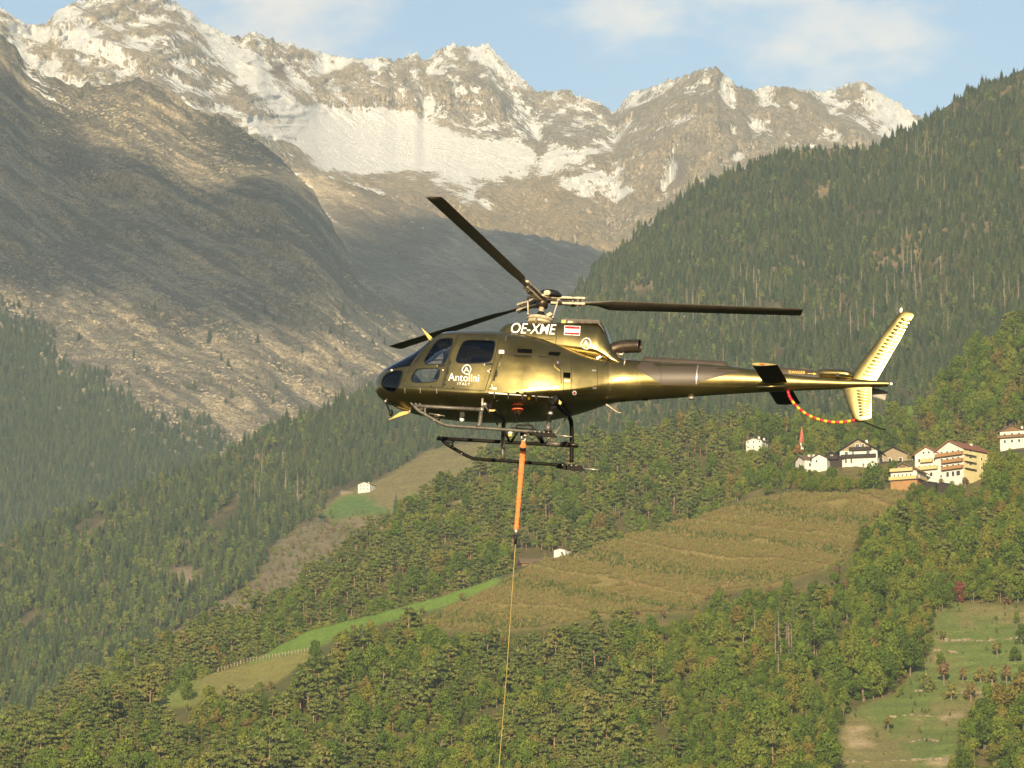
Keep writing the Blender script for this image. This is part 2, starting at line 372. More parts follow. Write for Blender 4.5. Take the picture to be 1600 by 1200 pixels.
cov = blend(cov, (0.24, 0.20, 0.14), smooth(0.25, 0.5, nf + 0.3 * nb) * 0.7)
SCRUB = [(520, 815), (560, 800), (620, 805), (650, 800), (640, 830), (560, 860), (500, 900), (430, 950), (300, 1010), (230, 1040), (250, 1000), (330, 950), (400, 905), (430, 850), (470, 820)]
cov = blend(cov, (0.20, 0.162, 0.095), soft_poly(hill, SCRUB, 3) * (0.75 + 0.25 * smooth(-0.2, 0.3, nf)))
DRYMEAD = [(505, 790), (545, 765), (590, 752), (635, 722), (670, 703), (710, 694), (770, 688), (760, 730), (690, 760), (650, 800), (590, 808), (520, 815)]
cov = blend(cov, (0.20, 0.165, 0.06), soft_poly(hill, DRYMEAD, 2))
cov = blend(cov, (0.105, 0.17, 0.035), soft_poly(hill, [(500, 808), (520, 785), (548, 772), (575, 775), (590, 790), (618, 798), (600, 806), (555, 806), (525, 812)], 1))
GRASS4 = [(1225, 668), (1300, 648), (1390, 640), (1475, 618), (1470, 640), (1400, 655), (1300, 662)]
ROCKY4 = [(265, 890), (300, 885), (318, 905), (300, 925), (262, 918)]
cov = blend(cov, (0.25, 0.19, 0.125), soft_poly(hill, ROCKY4, 2)); 
cov = blend(cov, (0.22, 0.175, 0.125), soft_poly(hill, [(395, 755), (415, 760), (450, 805), (435, 812), (405, 780)], 2))
hill.build(terrain_mat('hill_ground', False, 0.3, 0.25, 2.0), cov)

# ---- wooded slope behind the orchard and village
top6 = [(-420, 1500), (-150, 1250), (0, 1152), (60, 1120), (150, 1062), (250, 1022), (330, 975), (430, 950), (500, 902), (560, 856), (620, 812), (700, 766), (760, 730), (830, 712), (900, 705), (1000, 692), (1100, 660), (1160, 655),
        (1230, 668), (1300, 662), (1390, 648), (1440, 628), (1480, 592), (1530, 552), (1600, 500), (1750, 400), (2020, 300)]
bot6 = [(-420, 1560), (0, 1260), (250, 1160), (480, 1080), (760, 1010), (1000, 930), (1240, 850), (1450, 820), (1600, 800), (2020, 760)]
d6t = [(-420, 1450), (0, 1500), (430, 1720), (760, 1850), (1100, 1900), (1300, 1850), (1600, 1950), (2020, 2000)]
d6b = [(-420, 1350), (0, 1380), (480, 1470), (760, 1520), (1000, 1560), (1240, 1580), (1600, 1560), (2020, 1560)]
def relief6(px, py, P, T):
    X, Z = P[..., 0], P[..., 2]
    return -(fbm(X / 120, Z / 130, 111, 4) * 26 + fbm(X / 24, Z / 24, 112, 4) * 6) * smooth(0, 0.1, T)
wood = Slope('wooded_slope', top6, bot6, d6t, d6b, 480, 130, relief6, lambda x: fbm(x / 30, x * 0, 29, 4) * 6)
X, Z = wood.P[..., 0], wood.P[..., 2]; PX, PY = wood.PX, wood.PY
nb = fbm(X / 40, Z / 40, 121, 5); nf = fbm(X / 6, Z / 6, 122, 5, 0.6)
cov = np.ones(PX.shape + (3,)) * np.array((0.10, 0.085, 0.035))
cov = blend(cov, (0.17, 0.11, 0.06), smooth(0.0, 0.35, nb))
CRAG = [(685, 832), (690, 808), (708, 785), (722, 780), (724, 800), (712, 818), (698, 838)]
cov = blend(cov, (0.33, 0.26, 0.17), soft_poly(wood, CRAG, 1) * smooth(-0.35, 0.0, nf))
cov = blend(cov, (0.15, 0.19, 0.04), soft_poly(wood, [(900, 690), (1000, 690), (1000, 712), (900, 716)], 2))
cov = blend(cov, (0.12, 0.185, 0.035), soft_poly(wood, GRASS4, 2))
wood.build(terrain_mat('wood_floor', False, 0.28, 0.8, 0.6), cov)

# ---- near hill: orchard, meadows, village bench, terraces, woodland
top7 = [(-420, 1420), (-150, 1240), (0, 1180), (100, 1140), (240, 1100), (300, 1063), (390, 1034), (480, 986), (600, 956), (700, 928), (760, 908), (830, 880), (900, 864), (1000, 834), (1100, 806), (1160, 774), (1230, 748),
        (1290, 730), (1400, 722), (1500, 712), (1600, 704), (1750, 690), (2020, 660)]
bot7 = [(-420, 1725), (2020, 1725)]
d7t = [(-420, 1230), (0, 1240), (240, 1290), (480, 1350), (760, 1410), (1000, 1440), (1240, 1480), (1600, 1480), (2020, 1480)]
d7b = [(-420, 820), (2020, 820)]
def relief7(px, py, P, T):
    X, Z = P[..., 0], P[..., 2]
    s = -(fbm(X / 80, Z / 70, 131, 4) * 14 + fbm(X / 18, Z / 18, 132, 3) * 2.2)
    ter = soft_poly_px(px, py, TERR)
    step = ((Z / 3.4 + fbm(X / 25, Z / 25, 135, 3) * 0.8) % 1.0); s = s - ter * (smooth(0.0, 0.3, step) - step) * 1.6
    return s * smooth(0, 0.06, T)
TERR = [(1462, 962), (1490, 942), (1600, 948), (1720, 950), (1720, 1070), (1600, 1050), (1560, 1085), (1500, 1130), (1480, 1240), (1300, 1240), (1312, 1140), (1330, 1110), (1400, 1085), (1452, 1022)]
def soft_poly_px(px, py, poly): return blur(in_poly(px, py, poly).astype(float), 2)
near = Slope('near_hill', top7, bot7, d7t, d7b, 760, 330, relief7, lambda x: fbm(x / 25, x * 0, 39, 3) * 3)
X, Z = near.P[..., 0], near.P[..., 2]; PX, PY = near.PX, near.PY
nb = fbm(X / 30, Z / 30, 141, 5); nf = fbm(X / 4, Z / 4, 142, 5, 0.6)
cov = np.ones(PX.shape + (3,)) * np.array((0.085, 0.085, 0.03))
cov = blend(cov, (0.14, 0.115, 0.045), smooth(0.0, 0.35, nb))
MEADOW = [(380, 1040), (392, 1030), (470, 988), (600, 954), (700, 924), (765, 900), (785, 905), (770, 918), (690, 950), (560, 985), (480, 1018), (400, 1038)]
PASTURE = [(236, 1106), (250, 1090), (300, 1060), (345, 1045), (480, 1018), (500, 1022), (470, 1040), (430, 1068), (330, 1090), (300, 1102)]
ORCHARD = [(650, 975), (700, 950), (780, 916), (840, 880), (905, 862), (1000, 834), (1100, 806), (1170, 785), (1250, 772), (1400, 768), (1450, 770), (1400, 795), (1340, 830), (1318, 880), (1200, 915), (1110, 925), (1085, 955), (990, 958), (880, 975), (760, 990)]
cov = blend(cov, (0.215, 0.175, 0.065), soft_poly(near, ORCHARD, 2)); cov = blend(cov, (0.25, 0.155, 0.075), soft_poly(near, ORCHARD, 2) * smooth(0.0, 0.3, nb) * 0.6)
cov = blend(cov, (0.125, 0.195, 0.035), soft_poly(near, MEADOW, 1))
cov = blend(cov, (0.19, 0.175, 0.055), soft_poly(near, PASTURE, 1)); cov = blend(cov, (0.15, 0.175, 0.045), soft_poly(near, PASTURE, 1) * smooth(330, 290, PX))
tr = soft_poly(near, TERR, 1)
cov = blend(cov, (0.175, 0.155, 0.062), tr); stp = (near.P0[..., 2] / 3.2) % 1.0
cov = blend(cov, (0.115, 0.15, 0.04), tr * smooth(-0.3, 0.05, nb + 0.3 * nf - 0.25 * smooth(1000, 960, PY)))
PATHS = [[(1320, 1140), (1350, 1133), (1362, 1140), (1330, 1150)], [(1318, 1152), (1345, 1152), (1372, 1166), (1330, 1168)], [(1468, 1118), (1505, 1112), (1503, 1120), (1470, 1124)], [(1530, 1105), (1560, 1098), (1548, 1110)], [(1440, 1190), (1500, 1180), (1470, 1200)]]
for p in PATHS: cov = blend(cov, (0.32, 0.25, 0.15), soft_poly(near, p, 1))
near.build(terrain_mat('near_ground', False, 0.26, 1.1, 0.5), cov)

print('TOPS', far.P[..., 2].max(), left.P[..., 2].max(), hill.P[..., 2].max())

# ================================================================== trees
def foliage_mat(name, cols, trans=0.25, rough=0.75):
    """Leaf shader: each tree takes its own tint from the list, leaves vary a little within it."""
    m, N, L, b = new_mat(name)
    oi = N.new('ShaderNodeObjectInfo'); cr = N.new('ShaderNodeValToRGB')
    el = cr.color_ramp.elements
    while len(el) < len(cols): el.new(0.5)
    for i, (p, c) in enumerate(cols): el[i].position = p; el[i].color = (*c, 1)
    L.new(oi.outputs['Random'], cr.inputs['Fac'])
    geo = N.new('ShaderNodeNewGeometry')
    v = ramp(N, L, geo.outputs['Random Per Island'], 0.0, 1.0, 0.8, 1.22)
    sc = N.new('ShaderNodeVectorMath'); sc.operation = 'SCALE'; L.new(cr.outputs['Color'], sc.inputs[0]); L.new(v, sc.inputs['Scale'])
    L.new(sc.outputs['Vector'], b.inputs['Base Color']); b.inputs['Roughness'].default_value = rough; b.inputs['Specular IOR Level'].default_value = 0.15
    tr = N.new('ShaderNodeBsdfTranslucent'); L.new(sc.outputs['Vector'], tr.inputs['Color'])
    ms = N.new('ShaderNodeMixShader'); ms.inputs[0].default_value = trans
    L.new(b.outputs[0], ms.inputs[1]); L.new(tr.outputs[0], ms.inputs[2]); L.new(ms.outputs[0], N['Material Output'].inputs['Surface'])
    return m
M_SPRUCE = foliage_mat('spruce_needles', [(0, (0.042, 0.069, 0.032)), (0.35, (0.059, 0.088, 0.036)), (0.7, (0.079, 0.105, 0.040)), (0.92, (0.103, 0.124, 0.044)), (1, (0.126, 0.126, 0.050))], 0.12)
M_LEAF = foliage_mat('green_leaves', [(0, (0.056, 0.088, 0.012)), (0.3, (0.078, 0.121, 0.015)), (0.6, (0.111, 0.147, 0.018)), (0.84, (0.141, 0.159, 0.023)), (0.95, (0.153, 0.139, 0.027)), (1, (0.150, 0.115, 0.030))], 0.3)
M_PINE = foliage_mat('pine_needles', [(0, (0.057, 0.078, 0.018)), (0.4, (0.080, 0.100, 0.021)), (0.8, (0.109, 0.123, 0.027)), (1, (0.132, 0.119, 0.034))], 0.15)
M_FRESH = foliage_mat('fresh_green_leaves', [(0, (0.065, 0.099, 0.024)), (0.6, (0.093, 0.123, 0.028)), (1, (0.131, 0.143, 0.034))], 0.25)
M_SHRUB = foliage_mat('autumn_shrub_leaves', [(0, (0.10, 0.13, 0.028)), (0.45, (0.14, 0.14, 0.036)), (0.75, (0.15, 0.115, 0.042)), (1, (0.14, 0.085, 0.045))], 0.25)
M_ORCH = foliage_mat('orchard_leaves', [(0, (0.17, 0.17, 0.05)), (0.4, (0.21, 0.18, 0.06)), (0.75, (0.22, 0.165, 0.07)), (1, (0.16, 0.17, 0.045))], 0.25)
M_RED = foliage_mat('red_leaves', [(0, (0.13, 0.045, 0.03)), (1, (0.17, 0.06, 0.035))], 0.25)
M_BARK = simple_mat('bark', (0.15, 0.115, 0.08), 0.9, 0, 0.35, 1.5, 0.1)
M_BARK_P = simple_mat('pine_bark', (0.22, 0.145, 0.09), 0.9, 0, 0.35, 1.5, 0.1)
M_DEAD = simple_mat('dead_wood', (0.21, 0.165, 0.12), 0.9, 0, 0.25, 1.5, 0.1)

def tubes(segs, sides=5):
    """Tapered tubes: segs = [(p0, r0, p1, r1), ...] -> verts, quads."""
    V, Q = [], []
    for p0, r0, p1, r1 in segs:
        p0 = np.array(p0, float); p1 = np.array(p1, float); d = p1 - p0; d /= max(np.linalg.norm(d), 1e-9)
        a = np.cross(d, (0, 0, 1) if abs(d[2]) < 0.9 else (1, 0, 0)); a /= np.linalg.norm(a); b = np.cross(d, a); k = len(V)
        for p, r in ((p0, r0), (p1, r1)):
            for i in range(sides):
                w = 2 * math.pi * i / sides; V.append(p + r * (a * math.cos(w) + b * math.sin(w)))
        Q += [(k + i, k + (i + 1) % sides, k + sides + (i + 1) % sides, k + sides + i) for i in range(sides)]
    return np.array(V), np.array(Q)
def leaf_quads(cent, size, rng, nrm=None, flat=0.6):
    """One bent leaf-clump quad per centre; nrm biases it to face outwards."""
    n = len(cent); d = rng.normal(size=(n, 3))
    if nrm is not None: d = d * flat + nrm
    d /= np.linalg.norm(d, axis=1)[:, None]
    a = np.cross(d, rng.normal(size=(n, 3))); a /= np.linalg.norm(a, axis=1)[:, None]; b = np.cross(d, a)
    s = (size * rng.uniform(0.6, 1.4, n))[:, None] if np.ndim(size) == 0 else (size * rng.uniform(0.6, 1.4, n))[:, None]
    asp = rng.uniform(0.55, 1.0, n)[:, None]
    c = [cent - a * s - b * s * asp * 0.5, cent + a * s * 0.3 - b * s * asp, cent + a * s + b * s * asp * 0.4, cent - a * s * 0.25 + b * s * asp]
    V = np.stack(c, 1).reshape(-1, 3); return V, np.arange(4 * n).reshape(-1, 4)
def spruce_meshes(seed, h=20.0, width=0.17, tiers=19):
    rng = np.random.default_rng(seed); tr = tubes([((0, 0, 0), 0.26, (0, 0, h * 0.55), 0.16), ((0, 0, h * 0.55), 0.16, (0, 0, h * 0.99), 0.02)], 5)
    V, Q = [], []
    z0 = h * rng.uniform(0.06, 0.14)
    for k in range(tiers):
        f = k / (tiers - 1); z = z0 + (h * 0.985 - z0) * f ** 0.93
        r = h * width * (1 - f) ** 0.82 * rng.uniform(0.82, 1.15) + 0.18
        nb = int(11 - 5 * f); off = rng.uniform(0, 6.28)
        for i in range(nb):
            w = off + 6.283 * i / nb + rng.normal() * 0.16; rr = r * rng.uniform(0.7, 1.12); dr = rr * rng.uniform(0.28, 0.55); wd = rr * 0.36 + 0.12
            ca, sa = math.cos(w), math.sin(w); e = np.array((ca, sa, 0)); n = np.array((-sa, ca, 0)); up = np.array((0, 0, 1.0)); c = np.array((0, 0, z))
            lift = h * 0.02
            pts = [c + up * lift, c + e * rr * 0.55 + n * wd - up * dr * 0.35, c + e * rr - up * dr, c + e * rr * 0.55 - n * wd - up * dr * 0.35]
            q = len(V); V += pts; Q.append((q, q + 1, q + 2, q + 3))
            pts = [c + e * rr * 0.2 + up * lift * 0.6, c + e * rr * 0.75 + n * wd * 0.3 - up * (dr * 0.5 + rr * 0.3), c + e * rr * 0.98 - up * dr * 1.0, c + e * rr * 0.8 + up * 0.02 - up * dr * 0.5]
            q = len(V); V += pts; Q.append((q, q + 1, q + 2, q + 3))
    return tr, (np.array(V), np.array(Q))
def broad_meshes(seed, h=8.5, spread=0.42, nleaf=900, blobs=11, size=0.3, low=0.22):
    rng = np.random.default_rng(seed); cs = []
    for k in range(blobs):
        w = rng.uniform(0, 6.283); f = rng.uniform(0, 1) ** 0.8; z = h * (low + (0.93 - low) * f)
        rad = h * spread * math.sin(min(1, 0.28 + f * 0.9) * math.pi) ** 0.6 * rng.uniform(0.25, 0.8)
        cs.append((math.cos(w) * rad, math.sin(w) * rad, z, h * spread * rng.uniform(0.32, 0.52)))
    cs.append((0, 0, h * 0.8, h * spread * 0.45)); cs = np.array(cs)
    k = rng.integers(0, len(cs), nleaf); d = rng.normal(size=(nleaf, 3)); d /= np.linalg.norm(d, axis=1)[:, None]
    rad = cs[k, 3] * rng.uniform(0.72, 1.06, nleaf); cent = cs[k, :3] + d * rad[:, None] * np.array((1, 1, 0.8)); cent[:, 2] = np.maximum(cent[:, 2], h * 0.06)
    crown = leaf_quads(cent, size, rng, d, 0.55)
    segs = [((0, 0, -0.6), 0.2, (0.05, 0, h * 0.35), 0.14)]
    for c in cs[:7]: segs.append(((0.05, 0, h * rng.uniform(0.2, 0.36)), 0.1, tuple(c[:3]), 0.03))
    return tubes(segs, 5), crown
def pine_meshes(seed, h=9.0, nleaf=760):
    rng = np.random.default_rng(seed); lean = rng.normal(size=2) * 0.5
    top = np.array((lean[0], lean[1], h * 0.96)); segs = [((0, 0, -0.6), 0.19, tuple(top * 0.6), 0.13), (tuple(top * 0.6), 0.13, tuple(top), 0.04)]; pads = []
    for k in range(11):
        f = 0.36 + 0.62 * (k + rng.uniform(0, 0.7)) / 11; w = k * 2.4 + rng.uniform(-0.5, 0.5); r = h * 0.27 * (1.08 - f) ** 0.5 * rng.uniform(0.65, 1.25) + 0.2
        p = top * f; e = p + np.array((math.cos(w) * r, math.sin(w) * r, h * 0.05 * rng.uniform(0.2, 1.6))); segs.append((tuple(p), 0.07, tuple(e), 0.03)); pads.append((*e, h * rng.uniform(0.11, 0.17)))
    pads.append((*top, h * 0.12)); pads = np.array(pads)
    k = rng.integers(0, len(pads), nleaf); d = rng.normal(size=(nleaf, 3)); d /= np.linalg.norm(d, axis=1)[:, None]; d[:, 2] = np.abs(d[:, 2]) * 0.9 - 0.25
    cent = pads[k, :3] + d * (pads[k, 3] * rng.uniform(0.45, 1.05, nleaf))[:, None] * np.array((1, 1, 0.62))
    return tubes(segs, 5), leaf_quads(cent, 0.34, rng, d * 0.8 + np.array((0, 0, 0.3)), 0.5)
def dead_meshes(seed, h=15.0):
    rng = np.random.default_rng(seed); segs = [((0, 0, -0.5), 0.24, (0, 0, h * 0.6), 0.15), ((0, 0, h * 0.6), 0.15, (0.1, 0, h), 0.03)]
    for k in range(46):
        f = rng.uniform(0.2, 0.97); w = rng.uniform(0, 6.28); r = h * 0.13 * (1.05 - f) * rng.uniform(0.6, 1.2) + 0.3
        segs.append(((0, 0, h * f), 0.06, (math.cos(w) * r, math.sin(w) * r, h * f - r * rng.uniform(0.0, 0.5)), 0.025))
    return tubes(segs, 4), None
def stake_bush(seed, h=2.0):
    rng = np.random.default_rng(seed); n = 80
    cent = np.stack([rng.normal(size=n) * 0.55, rng.normal(size=n) * 0.34, rng.uniform(0.35, h, n)], 1)
    return tubes([((0, 0, -0.3), 0.045, (0, 0, h * 1.08), 0.04)], 4), leaf_quads(cent, 0.2, rng)

class Kind:
    """Prototype meshes of one kind of tree: a joined mesh for the far wood, trunk and crown meshes for single trees."""
    def __init__(s, name, metas, leaf_mat, bark_mat):
        s.name = name; s.trunks, s.crowns, s.joined = [], [], []
        for i, (tr, cr) in enumerate(metas):
            s.trunks.append(mesh_np(name + '_trunk', tr[0], tr[1], bark_mat))
            if cr is None: s.crowns.append(None); V, Q, mi = tr[0], tr[1], np.zeros(len(tr[1]), np.int32)
            else:
                s.crowns.append(mesh_np(name + '_crown', cr[0], cr[1], leaf_mat, False))
                V = np.concatenate([cr[0], tr[0]]); Q = np.concatenate([cr[1], tr[1] + len(cr[0])]); mi = np.concatenate([np.zeros(len(cr[1]), np.int32), np.ones(len(tr[1]), np.int32)])
            me = mesh_np(name + '_joined', V, Q, leaf_mat if cr is not None else bark_mat, False)
            if cr is not None: me.materials.append(bark_mat); me.polygons.foreach_set('material_index', mi)
            s.joined.append(me)
        s.coll = bpy.data.collections.new(name + '_models')
        for me in s.joined: s.coll.objects.link(bpy.data.objects.new(name + '_model', me))
K_SPRUCE = Kind('spruce', [spruce_meshes(i, 20, w) for i, w in enumerate((0.20, 0.24, 0.27, 0.18))], M_SPRUCE, M_BARK)
K_BROAD = Kind('broadleaf', [broad_meshes(20 + i, h, s, n, b, 0.24) for i, (h, s, n, b) in enumerate(((8.5, 0.42, 1500, 13), (7.5, 0.46, 1400, 11), (9.5, 0.34, 1500, 15), (7.0, 0.44, 1300, 9), (10.0, 0.40, 1700, 17), (9.0, 0.28, 1300, 14)))], M_LEAF, M_BARK)
K_FRESH = Kind('light_tree', [broad_meshes(50 + i, 8.5, 0.3, 500, 10, 0.36) for i in range(3)], M_FRESH, M_BARK)
K_PINE = Kind('pine', [pine_meshes(40 + i, h) for i, h in enumerate((9.0, 10.5, 8.0, 9.5))], M_PINE, M_BARK_P)
K_SHRUB = Kind('shrub', [broad_meshes(60 + i, 2.6, 0.6, 260, 6, 0.2, 0.12) for i in range(3)], M_SHRUB, M_BARK)
K_DEAD = Kind('dead_spruce', [dead_meshes(70 + i) for i in range(3)], None, M_DEAD)
K_ORCH = Kind('orchard', [stake_bush(80 + i) for i in range(4)], M_ORCH, M_DEAD)
K_RED = Kind('red_tree', [broad_meshes(90, 7.5, 0.42, 900, 10)], M_RED, M_BARK)

def scatter_group():
    ng = bpy.data.node_groups.new('scatter', 'GeometryNodeTree')
    ng.interface.new_socket('Geometry', in_out='INPUT', socket_type='NodeSocketGeometry'); cs = ng.interface.new_socket('Models', in_out='INPUT', socket_type='NodeSocketCollection')
    ng.interface.new_socket('Geometry', in_out='OUTPUT', socket_type='NodeSocketGeometry')
    N, L = ng.nodes, ng.links; gi = N.new('NodeGroupInput'); go = N.new('NodeGroupOutput')
    ci = N.new('GeometryNodeCollectionInfo'); ci.inputs['Separate Children'].default_value = True; ci.inputs['Reset Children'].default_value = True
    L.new(gi.outputs['Models'], ci.inputs['Collection'])
    ip = N.new('GeometryNodeInstanceOnPoints'); ip.inputs['Pick Instance'].default_value = True
    def attr(name, t):
        a = N.new('GeometryNodeInputNamedAttribute'); a.data_type = t; a.inputs['Name'].default_value = name; return a.outputs['Attribute']
    L.new(gi.outputs['Geometry'], ip.inputs['Points']); L.new(ci.outputs[0], ip.inputs['Instance'])
    L.new(attr('model', 'INT'), ip.inputs['Instance Index']); L.new(attr('size', 'FLOAT_VECTOR'), ip.inputs['Scale'])
    cx = N.new('ShaderNodeCombineXYZ'); L.new(attr('turn', 'FLOAT'), cx.inputs['Z']); L.new(cx.outputs[0], ip.inputs['Rotation'])
    L.new(ip.outputs[0], go.inputs['Geometry']); return ng, cs.identifier
SCATTER, SCATTER_ID = scatter_group()
def mass(name, kind, P, size, turn, model, label, cat):
    me = bpy.data.meshes.new(name); n = len(P); me.vertices.add(n); me.vertices.foreach_set('co', np.asarray(P, np.float32).ravel())
    for nm, t, key, v in (('turn', 'FLOAT', 'value', np.asarray(turn, np.float32)), ('size', 'FLOAT_VECTOR', 'vector', np.asarray(size, np.float32).ravel()), ('model', 'INT', 'value', np.asarray(model, np.int32))):
        a = me.attributes.new(nm, t, 'POINT'); a.data.foreach_set(key, v)
    me.update(); o = link(bpy.data.objects.new(name, me)); md = o.modifiers.new('scatter', 'NODES'); md.node_group = SCATTER; md[SCATTER_ID] = kind.coll
    return tag(o, label, cat, kind='stuff')

RNG = np.random.default_rng(123)
def sample(slope, n, box, polys_in=(), polys_out=(), weight=None):
    """Random points on a slope inside a bearing box, evenly spread over the ground."""
    x0, y0, x1, y1 = box; px = RNG.uniform(x0, x1, n); py = RNG.uniform(y0, y1, n)
    ok = (py > np.interp(px, slope.x, slope.tp) - 1) & (py < np.interp(px, slope.x, slope.bp))
    for p in polys_in: ok &= in_poly(px, py, p)
    for p in polys_out: ok &= ~in_poly(px, py, p)
    P = slope.at(px, py); d = P[:, 1]; ok &= RNG.uniform(size=n) < (d / np.percentile(d, 98)) ** 2
    if weight is not None: ok &= RNG.uniform(size=n) < weight(px, py, P)
    return P[ok], px[ok], py[ok]
def dress(n, s0, s1, kind, tall=(0.85, 1.2)):
    s = s0 + (s1 - s0) * RNG.uniform(0, 1, n) ** 1.5; return np.stack([s, s, s * RNG.uniform(*tall, n)], 1), RNG.uniform(0, 6.283, n), RNG.integers(0, len(kind.joined), n)
SINGLE_NAME = {}
def singles(name, kind, P, size, turn, model, idx, label, cat, group):
    for i in idx:
        e = empty(name, tuple(P[i])); e.rotation_euler = (0, 0, float(turn[i])); e.scale = tuple(float(v) for v in size[i]); tag(e, label, cat, group)
        link(bpy.data.objects.new('trunk', kind.trunks[model[i]]), e)
        if kind.crowns[model[i]] is not None: link(bpy.data.objects.new('crown', kind.crowns[model[i]]), e)
def split_mass(name, single_name, kind, P, px, py, dr, count, hide, label, single_label, cat, group, mass_cat):
    """The nearest trees in view become things of their own, the rest one wood."""
    size, turn, model = dr
    vis = (px > 5) & (px < 1595) & (py < 1195) & (py > 5)
    for f in hide: vis &= py < f(px) + 6
    d = np.where(vis, P[:, 1] / size[:, 2], 1e9); order = np.argsort(d); k = min(count, int(vis.sum())); idx = order[:k]; rest = order[k:]
    v = 0.66 + 0.5 * smooth(-0.35, 0.45, fbm(P[:, 0] / (d_ := np.median(P[:, 1]) / 60), P[:, 2] / d_, 401, 3)); size = size * v[:, None]
    singles(single_name, kind, P, size, turn, model, idx, single_label, cat, group)
    mass(name, kind, P[rest], size[rest], turn[rest], model[rest], label, mass_cat)
def clear6(px, py):
    ok = np.ones(px.shape)
    for p in (VILLA, EASTHOUSE, CHURCH, BARN):
        for dy in ((0, 8, 14) if p is VILLA else (0, 10, 20, 30)): ok *= ~in_poly(px, py - dy, p)
    return ok
VILLA = [(1160, 690), (1202, 690), (1202, 712), (1160, 712)]; EASTHOUSE = [(1556, 675), (1640, 675), (1640, 702), (1556, 702)]; CHURCH = [(1248, 688), (1258, 688), (1258, 706), (1248, 706)]; BARN = [(805, 862), (895, 862), (895, 885), (805, 885)]
FARM = [(525, 765), (592, 752), (596, 772), (525, 778)]
def single_tree(name, kind, slope, px, py, sc, label, cat='tree', tall=1.0, mi=0, group=None):
    p = slope.at(np.array([px]), np.array([py]))[0]; e = empty(name, tuple(p)); e.scale = (sc, sc, sc * tall); e.rotation_euler = (0, 0, RNG.uniform(0, 6)); tag(e, label, cat, group)
    link(bpy.data.objects.new('trunk', kind.trunks[mi % len(kind.trunks)]), e)
    if kind.crowns[mi % len(kind.crowns)]: link(bpy.data.objects.new('crown', kind.crowns[mi % len(kind.crowns)]), e)
    return e
ridge7 = lambda x: np.interp(x, near.x, near.tp); ridge6 = lambda x: np.interp(x, wood.x, wood.tp)

# ---- near hill woodland: broadleaf and pine mixed
VILL = [(1235, 735), (1270, 700), (1340, 690), (1400, 690), (1440, 715), (1545, 715), (1545, 760), (1480, 772), (1390, 765), (1340, 735), (1240, 745)]
OUT7 = [MEADOW, PASTURE, ORCHARD, TERR, VILL]
def clear7(px, py):
    ok = np.ones(px.shape)
    for p in (MEADOW, PASTURE, ORCHARD, TERR, VILL):
        for dy in (10, 20, 30, 38): ok *= ~in_poly(px, py - dy, p)
    return ok
clump7 = lambda px, py, P: clear7(px, py) * smooth(-0.55, -0.15, fbm(P[:, 0] / 16, P[:, 2] / 12, 201, 4)) * smooth(8, 30, py - np.interp(px, near.x, near.tp) + 60 * (px < 240))
mixn = lambda P: fbm(P[:, 0] / 35, P[:, 2] / 25, 203, 4)
P, px, py = sample(near, 30000, (-420, 700, 2020, 1420), (), OUT7, clump7)
is_pine = mixn(P) + RNG.normal(size=len(P)) * 0.22 > smooth(900, 1300, px) * 0.55 - 0.02
print('near trees', len(P), is_pine.sum())
pb, pp = ~is_pine, is_pine
split_mass('broadleaf_wood', 'broadleaf_tree', K_BROAD, P[pb], px[pb], py[pb], dress(int(pb.sum()), 0.42, 1.3, K_BROAD), 280, (), 'dense broadleaf wood covering the near hillside', 'bushy green leafed tree in the wood on the near hillside', 'tree', 'leafy trees on the near hillside', 'wood')
split_mass('pine_wood', 'pine_tree', K_PINE, P[pp], px[pp], py[pp], dress(int(pp.sum()), 0.5, 1.2, K_PINE), 280, (), 'olive green pine wood mixed in on the near hillside', 'olive green pine tree with open crown on the near hillside', 'tree', 'pines on the near hillside', 'wood')
P, px, py = sample(near, 9000, (-420, 700, 2020, 1300), (), [MEADOW, ORCHARD, PASTURE, TERR], lambda px, py, P: smooth(-0.1, 0.25, fbm(P[:, 0] / 14, P[:, 2] / 10, 207, 3)))
s, t, m = dress(len(P), 0.6, 1.3, K_SHRUB); mass('near_undergrowth', K_SHRUB, P, s, t, m, 'brown and olive undergrowth between the near trees', 'undergrowth')

BANK = [(1232, 748), (1300, 752), (1390, 772), (1480, 780), (1556, 768), (1620, 715), (1640, 790), (1440, 806), (1330, 775), (1240, 775)]
P, px, py = sample(near, 16000, (1230, 700, 1645, 810), [BANK], [ORCHARD], lambda a, b, c: smooth(-0.3, 0.1, fbm(c[:, 0] / 9, c[:, 2] / 6, 261, 3)) * 0.22)
s, t, m = dress(len(P), 0.28, 0.6, K_BROAD); mass('village_bushes', K_BROAD, P, s, t, m, 'low green bushes on the bank below the village houses', 'bushes')
# ---- orchard rows on their stakes
oP = []
rows = np.arange(-260, 560, 3.1)
gx0 = near.P[..., 0]; 
for r in rows:
    u = np.arange(0, 420, 1.35); px_ = 640 + u * 2.1; py_ = np.full(len(u), 0.0)
    base = 1010 + r * 0.62 - u * 0.26 * 2.1 * 0.5; oP.append(np.stack([px_ + RNG.normal(size=len(u)) * 1.2, base + fbm(u / 60, np.full(len(u), r / 90), 210, 3) * 22 + RNG.normal(size=len(u)) * 0.8], 1))
oP = np.concatenate(oP); ok = in_poly(oP[:, 0], oP[:, 1], ORCHARD) & (oP[:, 1] > np.interp(oP[:, 0], near.x, near.tp) + 1) & (RNG.uniform(size=len(oP)) < 0.85); oP = oP[ok]
P = near.at(oP[:, 0], oP[:, 1]); keep = fbm(P[:, 0] / 20, P[:, 2] / 9, 211, 3) > -0.42; P = P[keep]
band = np.sin((P[:, 2] * 0.9 + P[:, 0] * 0.32) / 3.1 + 2.2 * fbm(P[:, 0] / 60, P[:, 2] / 30, 213, 3)); lush = band + RNG.normal(size=len(P)) * 0.3 > 0.78
